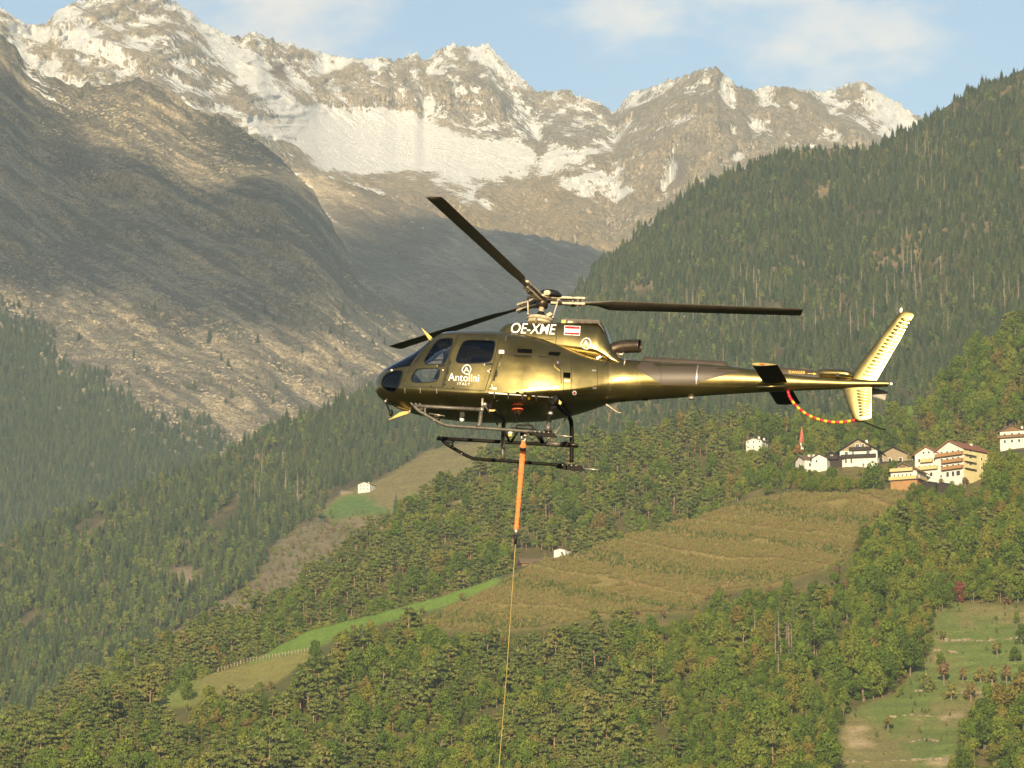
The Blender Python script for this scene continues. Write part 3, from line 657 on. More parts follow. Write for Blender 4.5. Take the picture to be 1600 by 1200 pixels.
sg, tg, mg = dress(int(lush.sum()), 0.10, 0.2, K_FRESH); mass('orchard_hedges', K_FRESH, P[lush], sg, tg, mg, 'greener hedge lines crossing the orchard', 'hedge'); P = P[~lush & (band > -0.97)]
s, t, m = dress(len(P), 0.42, 0.8, K_ORCH, (0.75, 1.2)); t[:] = RNG.normal(size=len(P)) * 0.3 - 0.3
print('orchard', len(P)); mass('orchard_rows', K_ORCH, P, s, t, m, 'brownish orchard of low trained plants on stakes', 'orchard')

# ---- wooded slope behind
P, px, py = sample(wood, 26000, (-420, 440, 2020, 1160), (), [CRAG, GRASS4], lambda px, py, P: clear6(px, py) * smooth(-0.6, -0.1, fbm(P[:, 0] / 18, P[:, 2] / 15, 221, 4) + 0.3 * smooth(1150, 1300, px)))
is_pine = fbm(P[:, 0] / 50, P[:, 2] / 35, 223, 4) + RNG.normal(size=len(P)) * 0.25 > smooth(1050, 1250, px) * 0.6 - 0.15; pb, pp = ~is_pine, is_pine
s, t, m = dress(int(pb.sum()), 0.5, 1.3, K_BROAD); mass('hillside_broadleaf_wood', K_BROAD, P[pb], s, t, m, 'green broadleaf wood on the slope behind the village', 'wood')
s, t, m = dress(int(pp.sum()), 0.6, 1.05, K_PINE); mass('hillside_pine_wood', K_PINE, P[pp], s, t, m, 'pine wood on the slope behind the orchard', 'wood')
P, px, py = sample(wood, 6000, (-420, 440, 2020, 1160), (), [CRAG, GRASS4]); s, t, m = dress(len(P), 0.7, 1.5, K_SHRUB); mass('hillside_undergrowth', K_SHRUB, P, s, t, m, 'reddish brown scrub between the pines', 'undergrowth')

# ---- spruce forest on the hill and on the foot of the left mountain
gap4 = lambda px, py, P: smooth(-0.5, -0.18, fbm(P[:, 0] / 45, P[:, 2] / 70, 231, 4)) * (1 - 0.75 * smooth(0.18, 0.42, fbm(P[:, 0] / 90, P[:, 2] / 90, 232, 3)) * smooth(1050, 1300, px))
P, px, py = sample(hill, 210000, (-420, -60, 2020, 1200), (), [SCRUB, DRYMEAD, ROCKY4, FARM], gap4); print('spruce', len(P))
bl = (RNG.uniform(size=len(P)) < 0.05 + 0.2 * smooth(640, 900, py) * smooth(700, 300, px))
split_mass('spruce_forest', 'spruce_tree', K_SPRUCE, P[~bl], px[~bl], py[~bl], dress(int((~bl).sum()), 0.34, 0.80, K_SPRUCE, (0.7, 1.15)), 220, (ridge6, ridge7), 'dark green spruce forest covering the hill under the peaks', 'dark narrow spruce at the lower edge of the spruce forest', 'tree', 'spruces along the lower forest edge', 'forest')
s, t, m = dress(int(bl.sum()), 0.7, 1.35, K_FRESH); mass('forest_broadleaf_trees', K_FRESH, P[bl], s, t, m, 'lighter green trees mixed into the spruce forest', 'forest')
def dead_w(px, py, P):
    return np.maximum.reduce([np.exp(-(((px - a) / sx) ** 2 + ((py - b) / sy) ** 2)) for a, b, sx, sy in ((1175, 450, 45, 22), (1110, 490, 60, 22), (1430, 415, 40, 30), (1340, 380, 22, 30), (1560, 470, 50, 25), (1330, 510, 80, 30), (1160, 560, 50, 25), (1390, 470, 60, 20), (1460, 250, 40, 60), (420, 770, 30, 30))])
P, px, py = sample(hill, 26000, (300, 160, 1700, 860), (), (), lambda a, b, c: 0.2 * dead_w(a, b, c)); s, t, m = dress(len(P), 0.9, 1.45, K_DEAD); print('dead', len(P))
mass('dead_spruces', K_DEAD, P, s, t, m, 'grey brown dead standing spruces in patches of the forest', 'dead trees')
def left_w(px, py, P):
    line = np.interp(px, (-420, 0, 60, 130, 200, 260, 350, 430), (420, 478, 515, 575, 625, 655, 690, 740))
    return smooth(-25, 70, py - line + 45 * fbm(P[:, 0] / 120, P[:, 2] / 120, 241, 4)) * smooth(-0.7, -0.2, fbm(P[:, 0] / 60 + P[:, 2] / 60, P[:, 2] / 200 - P[:, 0] / 160, 242, 4)) + 0.006 * (py > 480)
P, px, py = sample(left, 115000, (-1500, 400, 800, 960), (), (), left_w); s, t, m = dress(len(P), 0.38, 0.9, K_SPRUCE, (0.7, 1.15)); print('left spruce', len(P))
mass('mountain_spruce_forest', K_SPRUCE, P, s, t, m, 'bluish spruce forest climbing the foot of the left mountain', 'forest')
P, px, py = sample(hill, 5000, (200, 680, 760, 1060), [SCRUB], ()); s, t, m = dress(len(P), 0.7, 1.5, K_SHRUB); mass('scrub', K_SHRUB, P, s, t, m, 'low brown scrub on the stony slope below the farm', 'scrub')
P, px, py = sample(near, 3000, (1290, 940, 1720, 1240), [TERR], (), lambda a, b, c: 0.05 + 0.25 * smooth(0.1, 0.4, fbm(c[:, 0] / 10, c[:, 2] / 5, 271, 3))); s, t, m = dress(len(P), 0.08, 0.24, K_FRESH); mass('terrace_scrub', K_FRESH, P, s, t, m, 'low weeds and bushes scattered over the terraces', 'scrub')
# ---- spruces and a clump of dead ones at the top of the near wood
for i in range(26):
    a, b = RNG.uniform(1105, 1300), 0; b = RNG.uniform(965, 1010) + abs(a - 1180) * 0.12
    single_tree('wood_edge_spruce', K_SPRUCE, near, a, b, RNG.uniform(0.32, 0.52), 'dark spruce among leafy trees at the upper edge of the near wood', 'tree', 1.05, i, 'spruces at the upper edge of the near wood')
for i in range(16):
    a = RNG.normal() * 20 + 1225; b = RNG.normal() * 14 + 1045
    single_tree('dead_spruce', K_DEAD, near, a, b, RNG.uniform(0.6, 0.95), 'bare grey dead spruce in the clump below the orchard', 'dead tree', 1.0, i, 'dead spruces in the near wood')
# ---- crags and boulders standing out of the bare mountainsides
def rock_meshes(seed):
    rng = np.random.default_rng(seed); bm = bmesh.new(); bmesh.ops.create_icosphere(bm, subdivisions=2, radius=1.0)
    V = np.array([v.co[:] for v in bm.verts]); F = np.array([[v.index for v in f.verts] for f in bm.faces]); bm.free()
    for _ in range(7):                                        # cut flat faces into the lump
        n = rng.normal(size=3); n /= np.linalg.norm(n); d = V @ n - rng.uniform(0.45, 0.8); V = V - np.where(d > 0, d, 0)[:, None] * n
    return (V * np.array((1.0, 0.8, rng.uniform(0.6, 1.1))) + rng.normal(size=V.shape) * 0.04, F), None
M_CRAG = simple_mat('pale_crag_rock', (0.22, 0.185, 0.13), 0.95, 0, 0.4, 0.3, 0.1); M_CRAGD = simple_mat('grey_crag_rock', (0.21, 0.17, 0.12), 0.95, 0, 0.4, 0.2, 0.1)
K_CRAG = Kind('crag', [rock_meshes(300 + i) for i in range(5)], None, M_CRAG); K_CRAGD = Kind('grey_crag', [rock_meshes(310 + i) for i in range(5)], None, M_CRAGD)
def crag_w(px, py, P):
    dg = P[:, 0] * 0.62 + P[:, 2] * 0.78; ac = P[:, 0] * 0.78 - P[:, 2] * 0.62
    return smooth(-0.02, 0.3, fbm(dg / 26, ac / 170, 501, 4, 0.62))
P, px, py = sample(left, 130000, (-600, 60, 800, 800), (), (), crag_w); s, t, m = dress(len(P), 0.7, 3.8, K_CRAG, (0.6, 1.2)); s *= RNG.uniform(0.3, 1, len(P))[:, None]; s[:, 0] *= RNG.uniform(1, 2.2, len(P)); t[:] = RNG.normal(size=len(P)) * 0.5; print('crags', len(P))
P[:, 2] -= s[:, 2] * 0.35; mass('mountainside_crags', K_CRAG, P, s, t, m, 'pale boulders and ledges standing out of the left mountainside', 'rocks')
P, px, py = sample(far, 45000, (-100, -10, 1500, 430), (), [A], lambda a, b, c: smooth(0.0, 0.35, fbm(c[:, 0] / 120 + c[:, 2] / 260, c[:, 2] / 70, 511, 4, 0.6)) * smooth(-1, 6, b - np.interp(a, far.x, far.tp)))
s, t, m = dress(len(P), 2.2, 8, K_CRAGD, (1.0, 2.4)); s *= RNG.uniform(0.3, 1, len(P))[:, None]; P[:, 2] -= s[:, 2] * 0.4; print('far crags', len(P)); mass('summit_crags', K_CRAGD, P, s, t, m, 'jagged grey crags breaking the snow of the far summits', 'rocks')
# ---- the same woods going on to either side
for x0_, x1_ in ((-2100, -420), (2020, 3700)):
    for nm, kd, sl, n_, y0_, y1_, sc_, lab in (('side_broadleaf_wood', K_BROAD, near, 9000, 500, 1450, (0.5, 1.3), 'broadleaf wood going on along the valley side'), ('side_pine_wood', K_PINE, wood, 8000, 200, 1500, (0.6, 1.3), 'pine wood going on along the valley side'), ('side_spruce_forest', K_SPRUCE, hill, 16000, -300, 1300, (0.45, 1.0), 'spruce forest going on along the valley side')):
        P, px, py = sample(sl, n_, (x0_, y0_, x1_, y1_)); s, t, m = dress(len(P), *sc_, kd); mass(nm, kd, P, s, t, m, lab, 'forest')
# ---- bushes and small trees standing singly on the meadows and terraces
single_tree('red_tree', K_RED, near, 1500, 942, 0.95, 'dark red leafed tree above the terraced clearing')
for i, (a, b, sc) in enumerate(((1447, 1082, 0.75), (1475, 1070, 0.8), (1487, 1095, 0.7), (1517, 1095, 0.75), (1505, 1068, 0.55), (1532, 1066, 0.6), (1550, 1070, 0.75), (1573, 1070, 0.7))):
    single_tree('fruit_tree', K_SHRUB, near, a, b, sc * 2.4, ('first', 'third', 'fourth', 'sixth', 'fifth', 'seventh', 'eighth', 'last')[i].replace('third', 'second').replace('fourth', 'third').replace('fifth', 'fourth').replace('sixth', 'fifth').replace('seventh', 'sixth').replace('eighth', 'seventh') + ' small brownish fruit tree from the left in the terrace row', 'tree', 1.15, i, 'fruit trees on the terrace')
for a, b, sc, lab in ((1473, 1003, 1.3, 'small round bush alone on the upper terrace edge'), (1388, 1142, 1.6, 'dark green bush alone on the lowest grass terrace'), (1558, 1027, 1.7, 'dark bush beside the clipped hedge on the terraces')):
    single_tree('bush', K_SHRUB, near, a, b, sc, lab, 'bush', 0.9, 1)
for i, (a, b, sc, k) in enumerate(((1470, 1040, .5, 0), (1586, 1035, .62, 1), (1596, 1010, .7, 2), (1590, 1075, .6, 3), (1565, 1108, .8, 4), (1545, 1128, .75, 0), (1530, 1150, .85, 1), (1510, 1172, .8, 2), (1408, 1090, .5, 3), (1590, 975, .55, 5))):
    single_tree('terrace_tree', K_BROAD, near, a, b, sc, ('small tree at the left foot of the upper terrace wall', 'green tree near the clipped hedge at the right terrace edge', 'larger green tree at the right end of the upper terrace wall', 'green tree right of the fruit tree row', 'big rounded tree above the sandy path bend', 'rounded tree just below the big one by the path bend', 'biggest tree on the lower right terrace edge', 'lowest green tree along the terrace edge', 'small tree at the left end of the fruit tree row', 'slender tree at the right end of the dry upper terrace')[i], 'tree', 1, k, 'trees along the terrace edge')
single_tree('meadow_tree', K_BROAD, near, 292, 1095, 0.8, 'single leafy tree standing on the dry pasture', 'tree', 1, 0)
for a, b, sc, mi in ((1365, 770, 1.35, 0), (1397, 757, 1.1, 1), (1300, 760, 1.0, 3), (1420, 715, 0.8, 3)): single_tree('village_tree', K_BROAD, near, a, b, sc, ('large round tree in front of the dark chalet' if a == 1365 else 'leafy tree between the dark chalet and the hotel' if a == 1397 else 'leafy tree on the bank below the white village house' if a == 1300 else 'leafy tree growing behind the hotel roofs'), 'tree', 1, mi)

# ================================================================== village
M_PLAS = simple_mat('white_render', (0.43, 0.42, 0.39), 0.9, 0, 0.08, 0.4, 0.1); M_YELL = simple_mat('yellow_render', (0.46, 0.40, 0.21), 0.9, 0, 0.08, 0.4, 0.1)
M_ROOFR = simple_mat('red_roof_tiles', (0.20, 0.085, 0.055), 0.85, 0, 0.25, 2.0, 0.1); M_ROOFD = simple_mat('dark_roof_slates', (0.035, 0.032, 0.032), 0.8, 0, 0.3, 2.0, 0.1); M_ROOFB = simple_mat('brown_roof_tiles', (0.12, 0.085, 0.06), 0.85, 0, 0.25, 2.0, 0.1)
M_WOOD = simple_mat('brown_timber', (0.14, 0.085, 0.045), 0.85, 0, 0.3, 2.0, 0.1); M_WOODO = simple_mat('orange_timber', (0.24, 0.135, 0.06), 0.8, 0, 0.2, 2.0, 0.1); M_WOODY = simple_mat('yellow_timber', (0.38, 0.30, 0.14), 0.8, 0, 0.15, 2.0, 0.1); M_DARKW = simple_mat('dark_timber', (0.03, 0.024, 0.02), 0.85, 0, 0.3, 2.0, 0.1)
M_TAN = simple_mat('tan_boards', (0.21, 0.165, 0.11), 0.85, 0, 0.2, 2.0, 0.1); M_PANE = simple_mat('dark_window_pane', (0.03, 0.035, 0.04), 0.2, 0, 0.2, 1.0, 0.5); M_STONE = simple_mat('dry_stone', (0.145, 0.12, 0.085), 0.95, 0, 0.35, 0.8, 0.1, 0.8); M_FRAME = simple_mat('white_window_frame', (0.7, 0.68, 0.63), 0.7, 0, 0.05)
M_SPIRE = simple_mat('red_spire_shingles', (0.33, 0.085, 0.065), 0.8, 0, 0.2, 1.5, 0.1)
def pbox(name, x0, x1, y0, y1, z0, z1, mat, parent):
    me = box_mesh(name, (x0, y0, z0), (x1, y1, z1)); me.materials.append(mat); return link(bpy.data.objects.new(name, me), parent)
def box_mesh(name, lo, hi):
    x0, y0, z0 = lo; x1, y1, z1 = hi
    me = bpy.data.meshes.new(name); me.from_pydata([(x0, y0, z0), (x1, y0, z0), (x1, y1, z0), (x0, y1, z0), (x0, y0, z1), (x1, y0, z1), (x1, y1, z1), (x0, y1, z1)], [],
        [(3, 2, 1, 0), (4, 5, 6, 7), (0, 1, 5, 4), (1, 2, 6, 5), (2, 3, 7, 6), (3, 0, 4, 7)]); return me
def house(name, pos, rot, w, l, h, rh, mats, label, over=0.7, front=(), side=(), balc=(), sbalc=(), chim=(), cat='house', wood_gable=None, base=None):
    """Gabled house: gable front at -y, width w, length l, wall height h, roof rise rh; window lists hold (x, z, width, height)."""
    wall, wall2, roof = mats; e = empty(name, tuple(pos)); e.rotation_euler = (0, 0, math.radians(rot)); tag(e, label, cat)
    V = [(-w / 2, -l / 2, -6), (w / 2, -l / 2, -6), (w / 2, l / 2, -6), (-w / 2, l / 2, -6), (-w / 2, -l / 2, h), (w / 2, -l / 2, h), (w / 2, l / 2, h), (-w / 2, l / 2, h), (0, -l / 2, h + rh), (0, l / 2, h + rh)]
    Q = [(0, 1, 5, 8, 4), (2, 3, 7, 9, 6), (1, 2, 6, 5), (3, 0, 4, 7), (4, 8, 9, 7), (8, 5, 6, 9)]
    me = bpy.data.meshes.new('wall'); me.from_pydata(V, [], Q); me.materials.append(wall); me.materials.append(wall2)
    for p, k in zip(me.polygons, (0, 0, 1, 1, 0, 0)): p.material_index = k
    wl_ = link(bpy.data.objects.new('wall', me), e)
    t = 0.28; k = over; sl = rh / (w / 2); ex, ez = w / 2 + k, h - k * sl; y0, y1 = -l / 2 - k, l / 2 + k
    RV = []
    for y in (y0, y1): RV += [(-ex, y, ez + .05), (0, y, h + rh + .05), (ex, y, ez + .05), (ex, y, ez + .05 + t), (0, y, h + rh + .08 + t), (-ex, y, ez + .05 + t)]
    RQ = [(0, 1, 4, 5), (1, 2, 3, 4), (11, 10, 7, 6), (10, 9, 8, 7)] + [(0, 6, 7, 1), (1, 7, 8, 2), (3, 9, 10, 4), (4, 10, 11, 5), (0, 5, 11, 6), (2, 8, 9, 3)]
    rme = bpy.data.meshes.new('roof'); rme.from_pydata(RV, [], RQ); rme.materials.append(roof); rf = link(bpy.data.objects.new('roof', rme), e)
    for cx, cy, cz in chim: pbox('chimney', cx - .4, cx + .4, cy - .4, cy + .4, h, h + rh + cz, M_PLAS, rf); pbox('chimney_cap', cx - .5, cx + .5, cy - .5, cy + .5, h + rh + cz, h + rh + cz + .15, M_STONE, rf)
    if wood_gable:
        m = wood_gable; g = bpy.data.meshes.new('gable_boards'); y = -l / 2 - .06; g.from_pydata([(-w / 2 * .98, y, h), (w / 2 * .98, y, h), (0, y, h + rh * .97)], [], [(0, 1, 2)]); g.materials.append(m); link(bpy.data.objects.new('gable_boards', g), e)
    if base: pbox('ground_floor', -w / 2 - .1, w / 2 + .1, -l / 2 - .1, l / 2 + .1, -5, base[0], base[1], e)
    def win(x, z, ww, hh, on):
        if on == 'f': a = (x - ww / 2, x + ww / 2, -l / 2 - .10, -l / 2 - .02, z, z + hh); b = (x - ww / 2 + .1, x + ww / 2 - .1, -l / 2 - .13, -l / 2 - .10, z + .1, z + hh - .1)
        else: a = (w / 2 + .02, w / 2 + .10, x - ww / 2, x + ww / 2, z, z + hh); b = (w / 2 + .10, w / 2 + .13, x - ww / 2 + .1, x + ww / 2 - .1, z + .1, z + hh - .1)
        f = pbox('window', *a, M_FRAME, e); pbox('pane', *b, M_PANE, f)
    for q in front: win(*q, 'f')
    for q in side: win(*q, 's')
    for x0, x1, z, m in balc:
        b = pbox('balcony', x0, x1, -l / 2 - 1.25, -l / 2 - .11, z - .15, z, M_WOOD, e); pbox('railing', x0, x1, -l / 2 - 1.33, -l / 2 - 1.25, z - .15, z + 1.0, m, b); pbox('railing', x1, x1 + .08, -l / 2 - 1.33, -l / 2 - .11, z - .15, z + 1.0, m, b); pbox('railing', x0 - .08, x0, -l / 2 - 1.33, -l / 2 - .11, z - .15, z + 1.0, m, b)
    for y0_, y1_, z, m in sbalc:
        b = pbox('balcony', w / 2 + .11, w / 2 + 1.25, y0_, y1_, z - .15, z, M_WOOD, e); pbox('railing', w / 2 + 1.25, w / 2 + 1.33, y0_, y1_, z - .15, z + 1.0, m, b); pbox('railing', w / 2 + .11, w / 2 + 1.33, y1_, y1_ + .08, z - .15, z + 1.0, m, b)
    return e
def on(slope, px, py): return Vector(slope.at(np.array([float(px)]), np.array([float(py)]))[0])
# hotel of three gabled blocks
zf = (0.7, 3.3, 5.9, 8.3)
house('hotel_block', on(near, 1505, 748) + Vector((0, 0, -.5)), -43, 11.5, 14.5, 10.0, 2.9, (M_PLAS, M_YELL, M_ROOFR), 'tall white and yellow hotel block with red roof and three orange balconies',
      0.9, [(x, z, 1.1, 1.6) for z in (3.2, 5.6, 8.0) for x in (-3.6, -1.2, 1.2, 3.6)] + [(-1.2, .4, 1.3, 1.9), (1.2, .4, 1.3, 1.9), (3.4, .4, 1.8, 1.9), (-4, .4, .8, 1.2)],
      [(3, z, .9, 1.2) for z in (3.6, 6.6)] + [(-3.5, z, 1.6, 1.7) for z in (3.2, 5.6, 8.0)], [(-3.0, 5.7, 3.0, M_WOODO), (-3.0, 5.7, 5.4, M_WOODO), (-5.7, 5.7, 7.8, M_WOODO)], [(-7.2, -1.6, 3.0, M_YELL), (-7.2, -1.6, 5.4, M_YELL), (-7.2, -1.6, 7.8, M_YELL)], [(1.5, 3, .2)], 'hotel')
house('hotel_block', on(near, 1459, 748) + Vector((0, 2, -.2)), -32, 9.0, 10, 8.6, 2.4, (M_PLAS, M_PLAS, M_ROOFR), 'middle white hotel block with narrow red gable and yellow balcony',
      0.8, [(x, z, .9, 1.4) for z in (3.3, 5.8) for x in (-2.8, -.6, 1.4, 3.2)] + [(-1, 8.6, .9, 1.0), (1, 8.6, .9, 1.0), (-2, .5, 1.2, 1.6), (1.8, .5, 1.2, 1.6)], [(0, 4, 1, 1.3)], [(-4.5, 4.5, 3.1, M_WOODY), (-1.8, 2.6, 5.7, M_WOODY)], (), (), 'hotel')
house('hotel_block', on(near, 1419, 758) + Vector((0, -2, -1.5)), -26, 9.6, 9.5, 5.6, 2.6, (M_PLAS, M_PLAS, M_ROOFB), 'low chalet wing of the hotel with brown roof and yellow balconies',
      1.1, [(-3.4 + k * 1.5, 3.4, .7, 1.2) for k in range(5)] + [(-2.5, 5.9, 1.2, 1.2), (1.5, 5.9, 1.2, 1.2)], [(-2, 3.4, 1, 1.2)], [(-5.0, 5.0, 2.6, M_WOODY), (-4.6, 3.6, 5.5, M_WOODY)], [(-5.5, 2, 2.6, M_WOODY)], (), 'hotel', M_WOOD, (2.3, M_WOODO))
house('chalet', on(near, 1347, 728) + Vector((0, 4, 0)), -14, 13.5, 10.5, 5.4, 4.0, (M_PLAS, M_TAN, M_ROOFD), 'large dark roofed chalet with white front behind the round tree',
      1.5, [(-4.6, .8, 1.0, 2.0), (-2.6, .8, 1.0, 2.0), (-4.4, 3.3, 1.4, 1.9), (-2.0, 3.3, .9, 1.9), (-.4, 6.0, 1.6, 1.8), (1.6, 6.0, 1.2, 1.8), (3.4, 3.3, 1.5, 1.9)], [(-2, 1.0, 1.2, 1.8), (2, 3.5, 1.2, 1.4)], [(-6.2, 6.2, 2.9, M_DARKW), (-3.2, 4.6, 5.5, M_DARKW)], (), [(2, 1, .6)], 'house', M_TAN)
house('chalet', on(near, 1400, 724) + Vector((3, 26, -.5)), -20, 13, 11, 6.4, 3.2, (M_TAN, M_TAN, M_ROOFD), 'tan boarded chalet with dark posts higher behind the hotel',
      1.3, [(-4.4, 1.0, 1.1, 1.9), (-1.4, 4.0, 1.3, 1.8), (2.6, 4.0, 1.3, 1.8), (-4.4, 4.0, 1.0, 1.8)], [(-3, 4, 1.2, 1.6), (2, 4, 1.2, 1.6)], [(-6, 2.4, 3.4, M_DARKW)], (), (), 'house')
house('village_house', on(near, 1269, 733) + Vector((0, 3, 0)), -68, 7.5, 9, 3.9, 1.7, (M_PLAS, M_PLAS, M_ROOFB), 'white house with low brown tiled roof and three chimneys', 0.7, [(0, 1.5, 1, 1.3)], [(-2.5, 1.3, 1, 1.4), (2, 1.3, 1, 1.4)], (), (), [(1, -1.5, .5), (1, .3, .6), (-.5, 3, .4)])
house('village_house', on(near, 1284, 731) + Vector((0, -1, 0)), -22, 5.6, 6, 3.0, 1.4, (M_PLAS, M_PLAS, M_ROOFD), 'small white house in front of the brown roofed house', 0.6, [(-1, 1.5, .9, 1.1)], [])
house('village_house', on(near, 1305, 729) + Vector((0, 3, 0)), -18, 7.2, 8, 3.0, 2.2, (M_DARKW, M_TAN, M_ROOFD), 'low dark timber house with steep dark gable', 0.8, [(0, 3.0, .8, 1.2), (-1.8, .8, 1.4, 1.6)], [(0, 1, 1, 1.2)], [(-2.6, 2.6, 2.6, M_DARKW)])
house('villa', on(wood, 1183, 706), -24, 7.2, 8, 4.0, 1.1, (M_PLAS, M_PLAS, M_ROOFB), 'white villa with flat brown roof alone among trees', 0.5, [(x, z, .8, 1.1) for z in (.8, 3.0) for x in (-2.6, 0, 2.6)], [(-2, 2.6, .9, 1.1), (1.5, 2.6, .9, 1.1)], (), (), [(-2, 0, .9), (1, 0, 1.3), (2.6, 2, .8)])
house('east_house', on(wood, 1588, 697), -24, 10.5, 10, 5.4, 2.3, (M_PLAS, M_PLAS, M_ROOFB), 'white house with brown gable and long balcony above the hotel', 1.0, [(x, z, 1.1, 1.4) for z in (.7, 3.4) for x in (-3.2, -.2, 2.8)], [(-2, 3.2, 1, 1.3)], [(-6, 5.4, 2.9, M_WOOD)], (), [(2, 2, .6)], 'house', M_WOOD)
house('farmhouse', on(hill, 573, 767) + Vector((0, 0, -.3)), -22, 9.0, 9.5, 4.4, 1.6, (M_PLAS, M_PLAS, M_ROOFB), 'white farmhouse above the small green meadow in the far wood', 0.5, [(x, z, .9, 1.2) for z in (.8, 3.0) for x in (-2.6, 0, 2.6)], [(-2, 2.4, .9, 1.2), (1.8, 2.4, .9, 1.2)], (), (), [(1, 1, .7), (-2, 2, .6)], 'farmhouse')
house('farm_shed', on(hill, 541, 772), -70, 5, 9, 1.4, .7, (M_STONE, M_STONE, M_ROOFB), 'long low stone shed beside the white farmhouse', 0.4, (), (), cat='shed')
house('barn', on(near, 841, 880) + Vector((0, 14, -1.0)), -84, 7, 12, 2.6, 1.5, (M_WOOD, M_WOOD, M_ROOFB), 'old timber barn with long brown roof behind the orchard crest', 0.7, (), [(-2, .4, 1.6, 1.5)], cat='barn')
house('ruin_house', on(near, 880, 871) + Vector((0, 10, -.3)), -28, 4.4, 5, 3.8, .5, (M_PLAS, M_PLAS, M_ROOFB), 'narrow whitish house at the end of the long barn', 0.15, [(-1, .6, .8, 1), (.9, 2.4, .8, 1)], [(0, 2.2, .8, 1)])
for px_, py_, lab in ((1455, 762, 'dark flat shed roof below the middle hotel block'), (1476, 764, 'dark flat shed roof below the tall hotel block')):
    house('garden_shed', on(near, px_, py_) + Vector((0, -3, -.6)), -30, 4.2, 4.4, 1.3, .5, (M_DARKW, M_DARKW, M_ROOFD), lab, 0.5, (), (), cat='shed')
# church spire over the trees
cp = on(wood, 1253, 703); ch = empty('church_tower', tuple(cp)); tag(ch, 'slender red church spire rising out of the autumn trees', 'church tower')
pbox('tower', -1.0, 1.0, -1.0, 1.0, -5, 2.6, M_PLAS, ch)
me = bpy.data.meshes.new('spire'); me.from_pydata([(-1.15, -1.15, 2.6), (1.15, -1.15, 2.6), (1.15, 1.15, 2.6), (-1.15, 1.15, 2.6), (0, 0, 10.6)], [], [(0, 1, 4), (1, 2, 4), (2, 3, 4), (3, 0, 4), (3, 2, 1, 0)]); me.materials.append(M_SPIRE); spr = link(bpy.data.objects.new('spire', me), ch)
pbox('cross_staff', -.04, .04, -.04, .04, 10.4, 11.5, M_ROOFD, spr)
single_tree('autumn_tree', Kind('orange_tree', [broad_meshes(97, 7.5, 0.42, 800, 10)], foliage_mat('orange_leaves', [(0, (0.24, 0.11, 0.025)), (1, (0.28, 0.14, 0.03))]), M_BARK), wood, 1247, 716, 0.75, 'orange autumn tree below the church spire')
# pasture fence, terrace walls
fp = [(341, 1042), (372, 1037), (410, 1031), (450, 1024), (486, 1018)]
f0 = on(near, *fp[0]); fence = empty('pasture_fence', tuple(f0)); tag(fence, 'pale wooden post fence along the top of the dry pasture', 'fence')
prev = None
for t in np.linspace(0, 1, 30):
    x = 341 + 145 * t; y = np.interp(x, [p[0] for p in fp], [p[1] for p in fp]); p = on(near, x, y) - f0; pbox('post', p.x - .09, p.x + .09, p.y - .09, p.y + .09, p.z - .3, p.z + 1.35, M_DEAD, fence)
    if prev is not None:
        for dz in (.6, 1.15):
            v, q = tubes([(tuple(prev + Vector((0, 0, dz))), .05, tuple(p + Vector((0, 0, dz))), .05)], 4); link(bpy.data.objects.new('rail', mesh_np('rail', v, q, M_DEAD)), fence)
    prev = p
def stone_wall(pts, h, label):
    p0 = on(near, *pts[0]); e = empty('terrace_wall', tuple(p0)); tag(e, label, 'stone wall', 'dry stone terrace walls', 'thing'); rg = np.random.default_rng(int(pts[0][0]))
    L = [0]; P3 = [on(near, *p) - p0 for p in pts]
    for a, b in zip(P3[:-1], P3[1:]): L.append(L[-1] + (b - a).length)
    s = 0.0; n = 0
    while s < L[-1]:
        i = min(len(P3) - 2, max(0, int(np.searchsorted(L, s)) - 1)); p = P3[i].lerp(P3[i + 1], (s - L[i]) / max(L[i + 1] - L[i], 1e-6)); w = rg.uniform(.7, 1.5); hh = h * rg.uniform(.2, 1.15); p = p + Vector((0, rg.normal() * .5, 0))
        if rg.uniform() < .7:
            v = np.array([(sx * w * .5 * rg.uniform(.8, 1.1), sy * .45 * rg.uniform(.7, 1.1), z * rg.uniform(.8, 1.1)) for z in (-.6, hh) for sx, sy in ((-1, -1), (1, -1), (1, 1), (-1, 1))]) + np.array(p)
            link(bpy.data.objects.new('stone', mesh_np('stone', v, [(3, 2, 1, 0), (4, 5, 6, 7), (0, 1, 5, 4), (1, 2, 6, 5), (2, 3, 7, 6), (3, 0, 4, 7)], M_STONE, False)), e)
        s += w * .9
stone_wall([(1460, 1000), (1500, 1001), (1540, 1002), (1590, 998)], .7, 'pale stone wall below the dry upper terrace')
stone_wall([(1458, 1016), (1480, 1018), (1500, 1020)], .5, 'short stone wall on the grassy terrace under the upper one')
stone_wall([(1430, 1080), (1470, 1082), (1520, 1084), (1570, 1080)], .6, 'stone wall running behind the row of fruit trees')
stone_wall([(1390, 1120), (1420, 1117), (1460, 1120)], .45, 'broken stone edge across the lower green terrace')
stone_wall([(1420, 1160), (1445, 1156), (1465, 1158)], .5, 'small curved stone edge on the lowest meadow')
stone_wall([(1320, 1190), (1370, 1192), (1440, 1188), (1480, 1186)], .5, 'stone edge along the bottom of the terraced clearing')

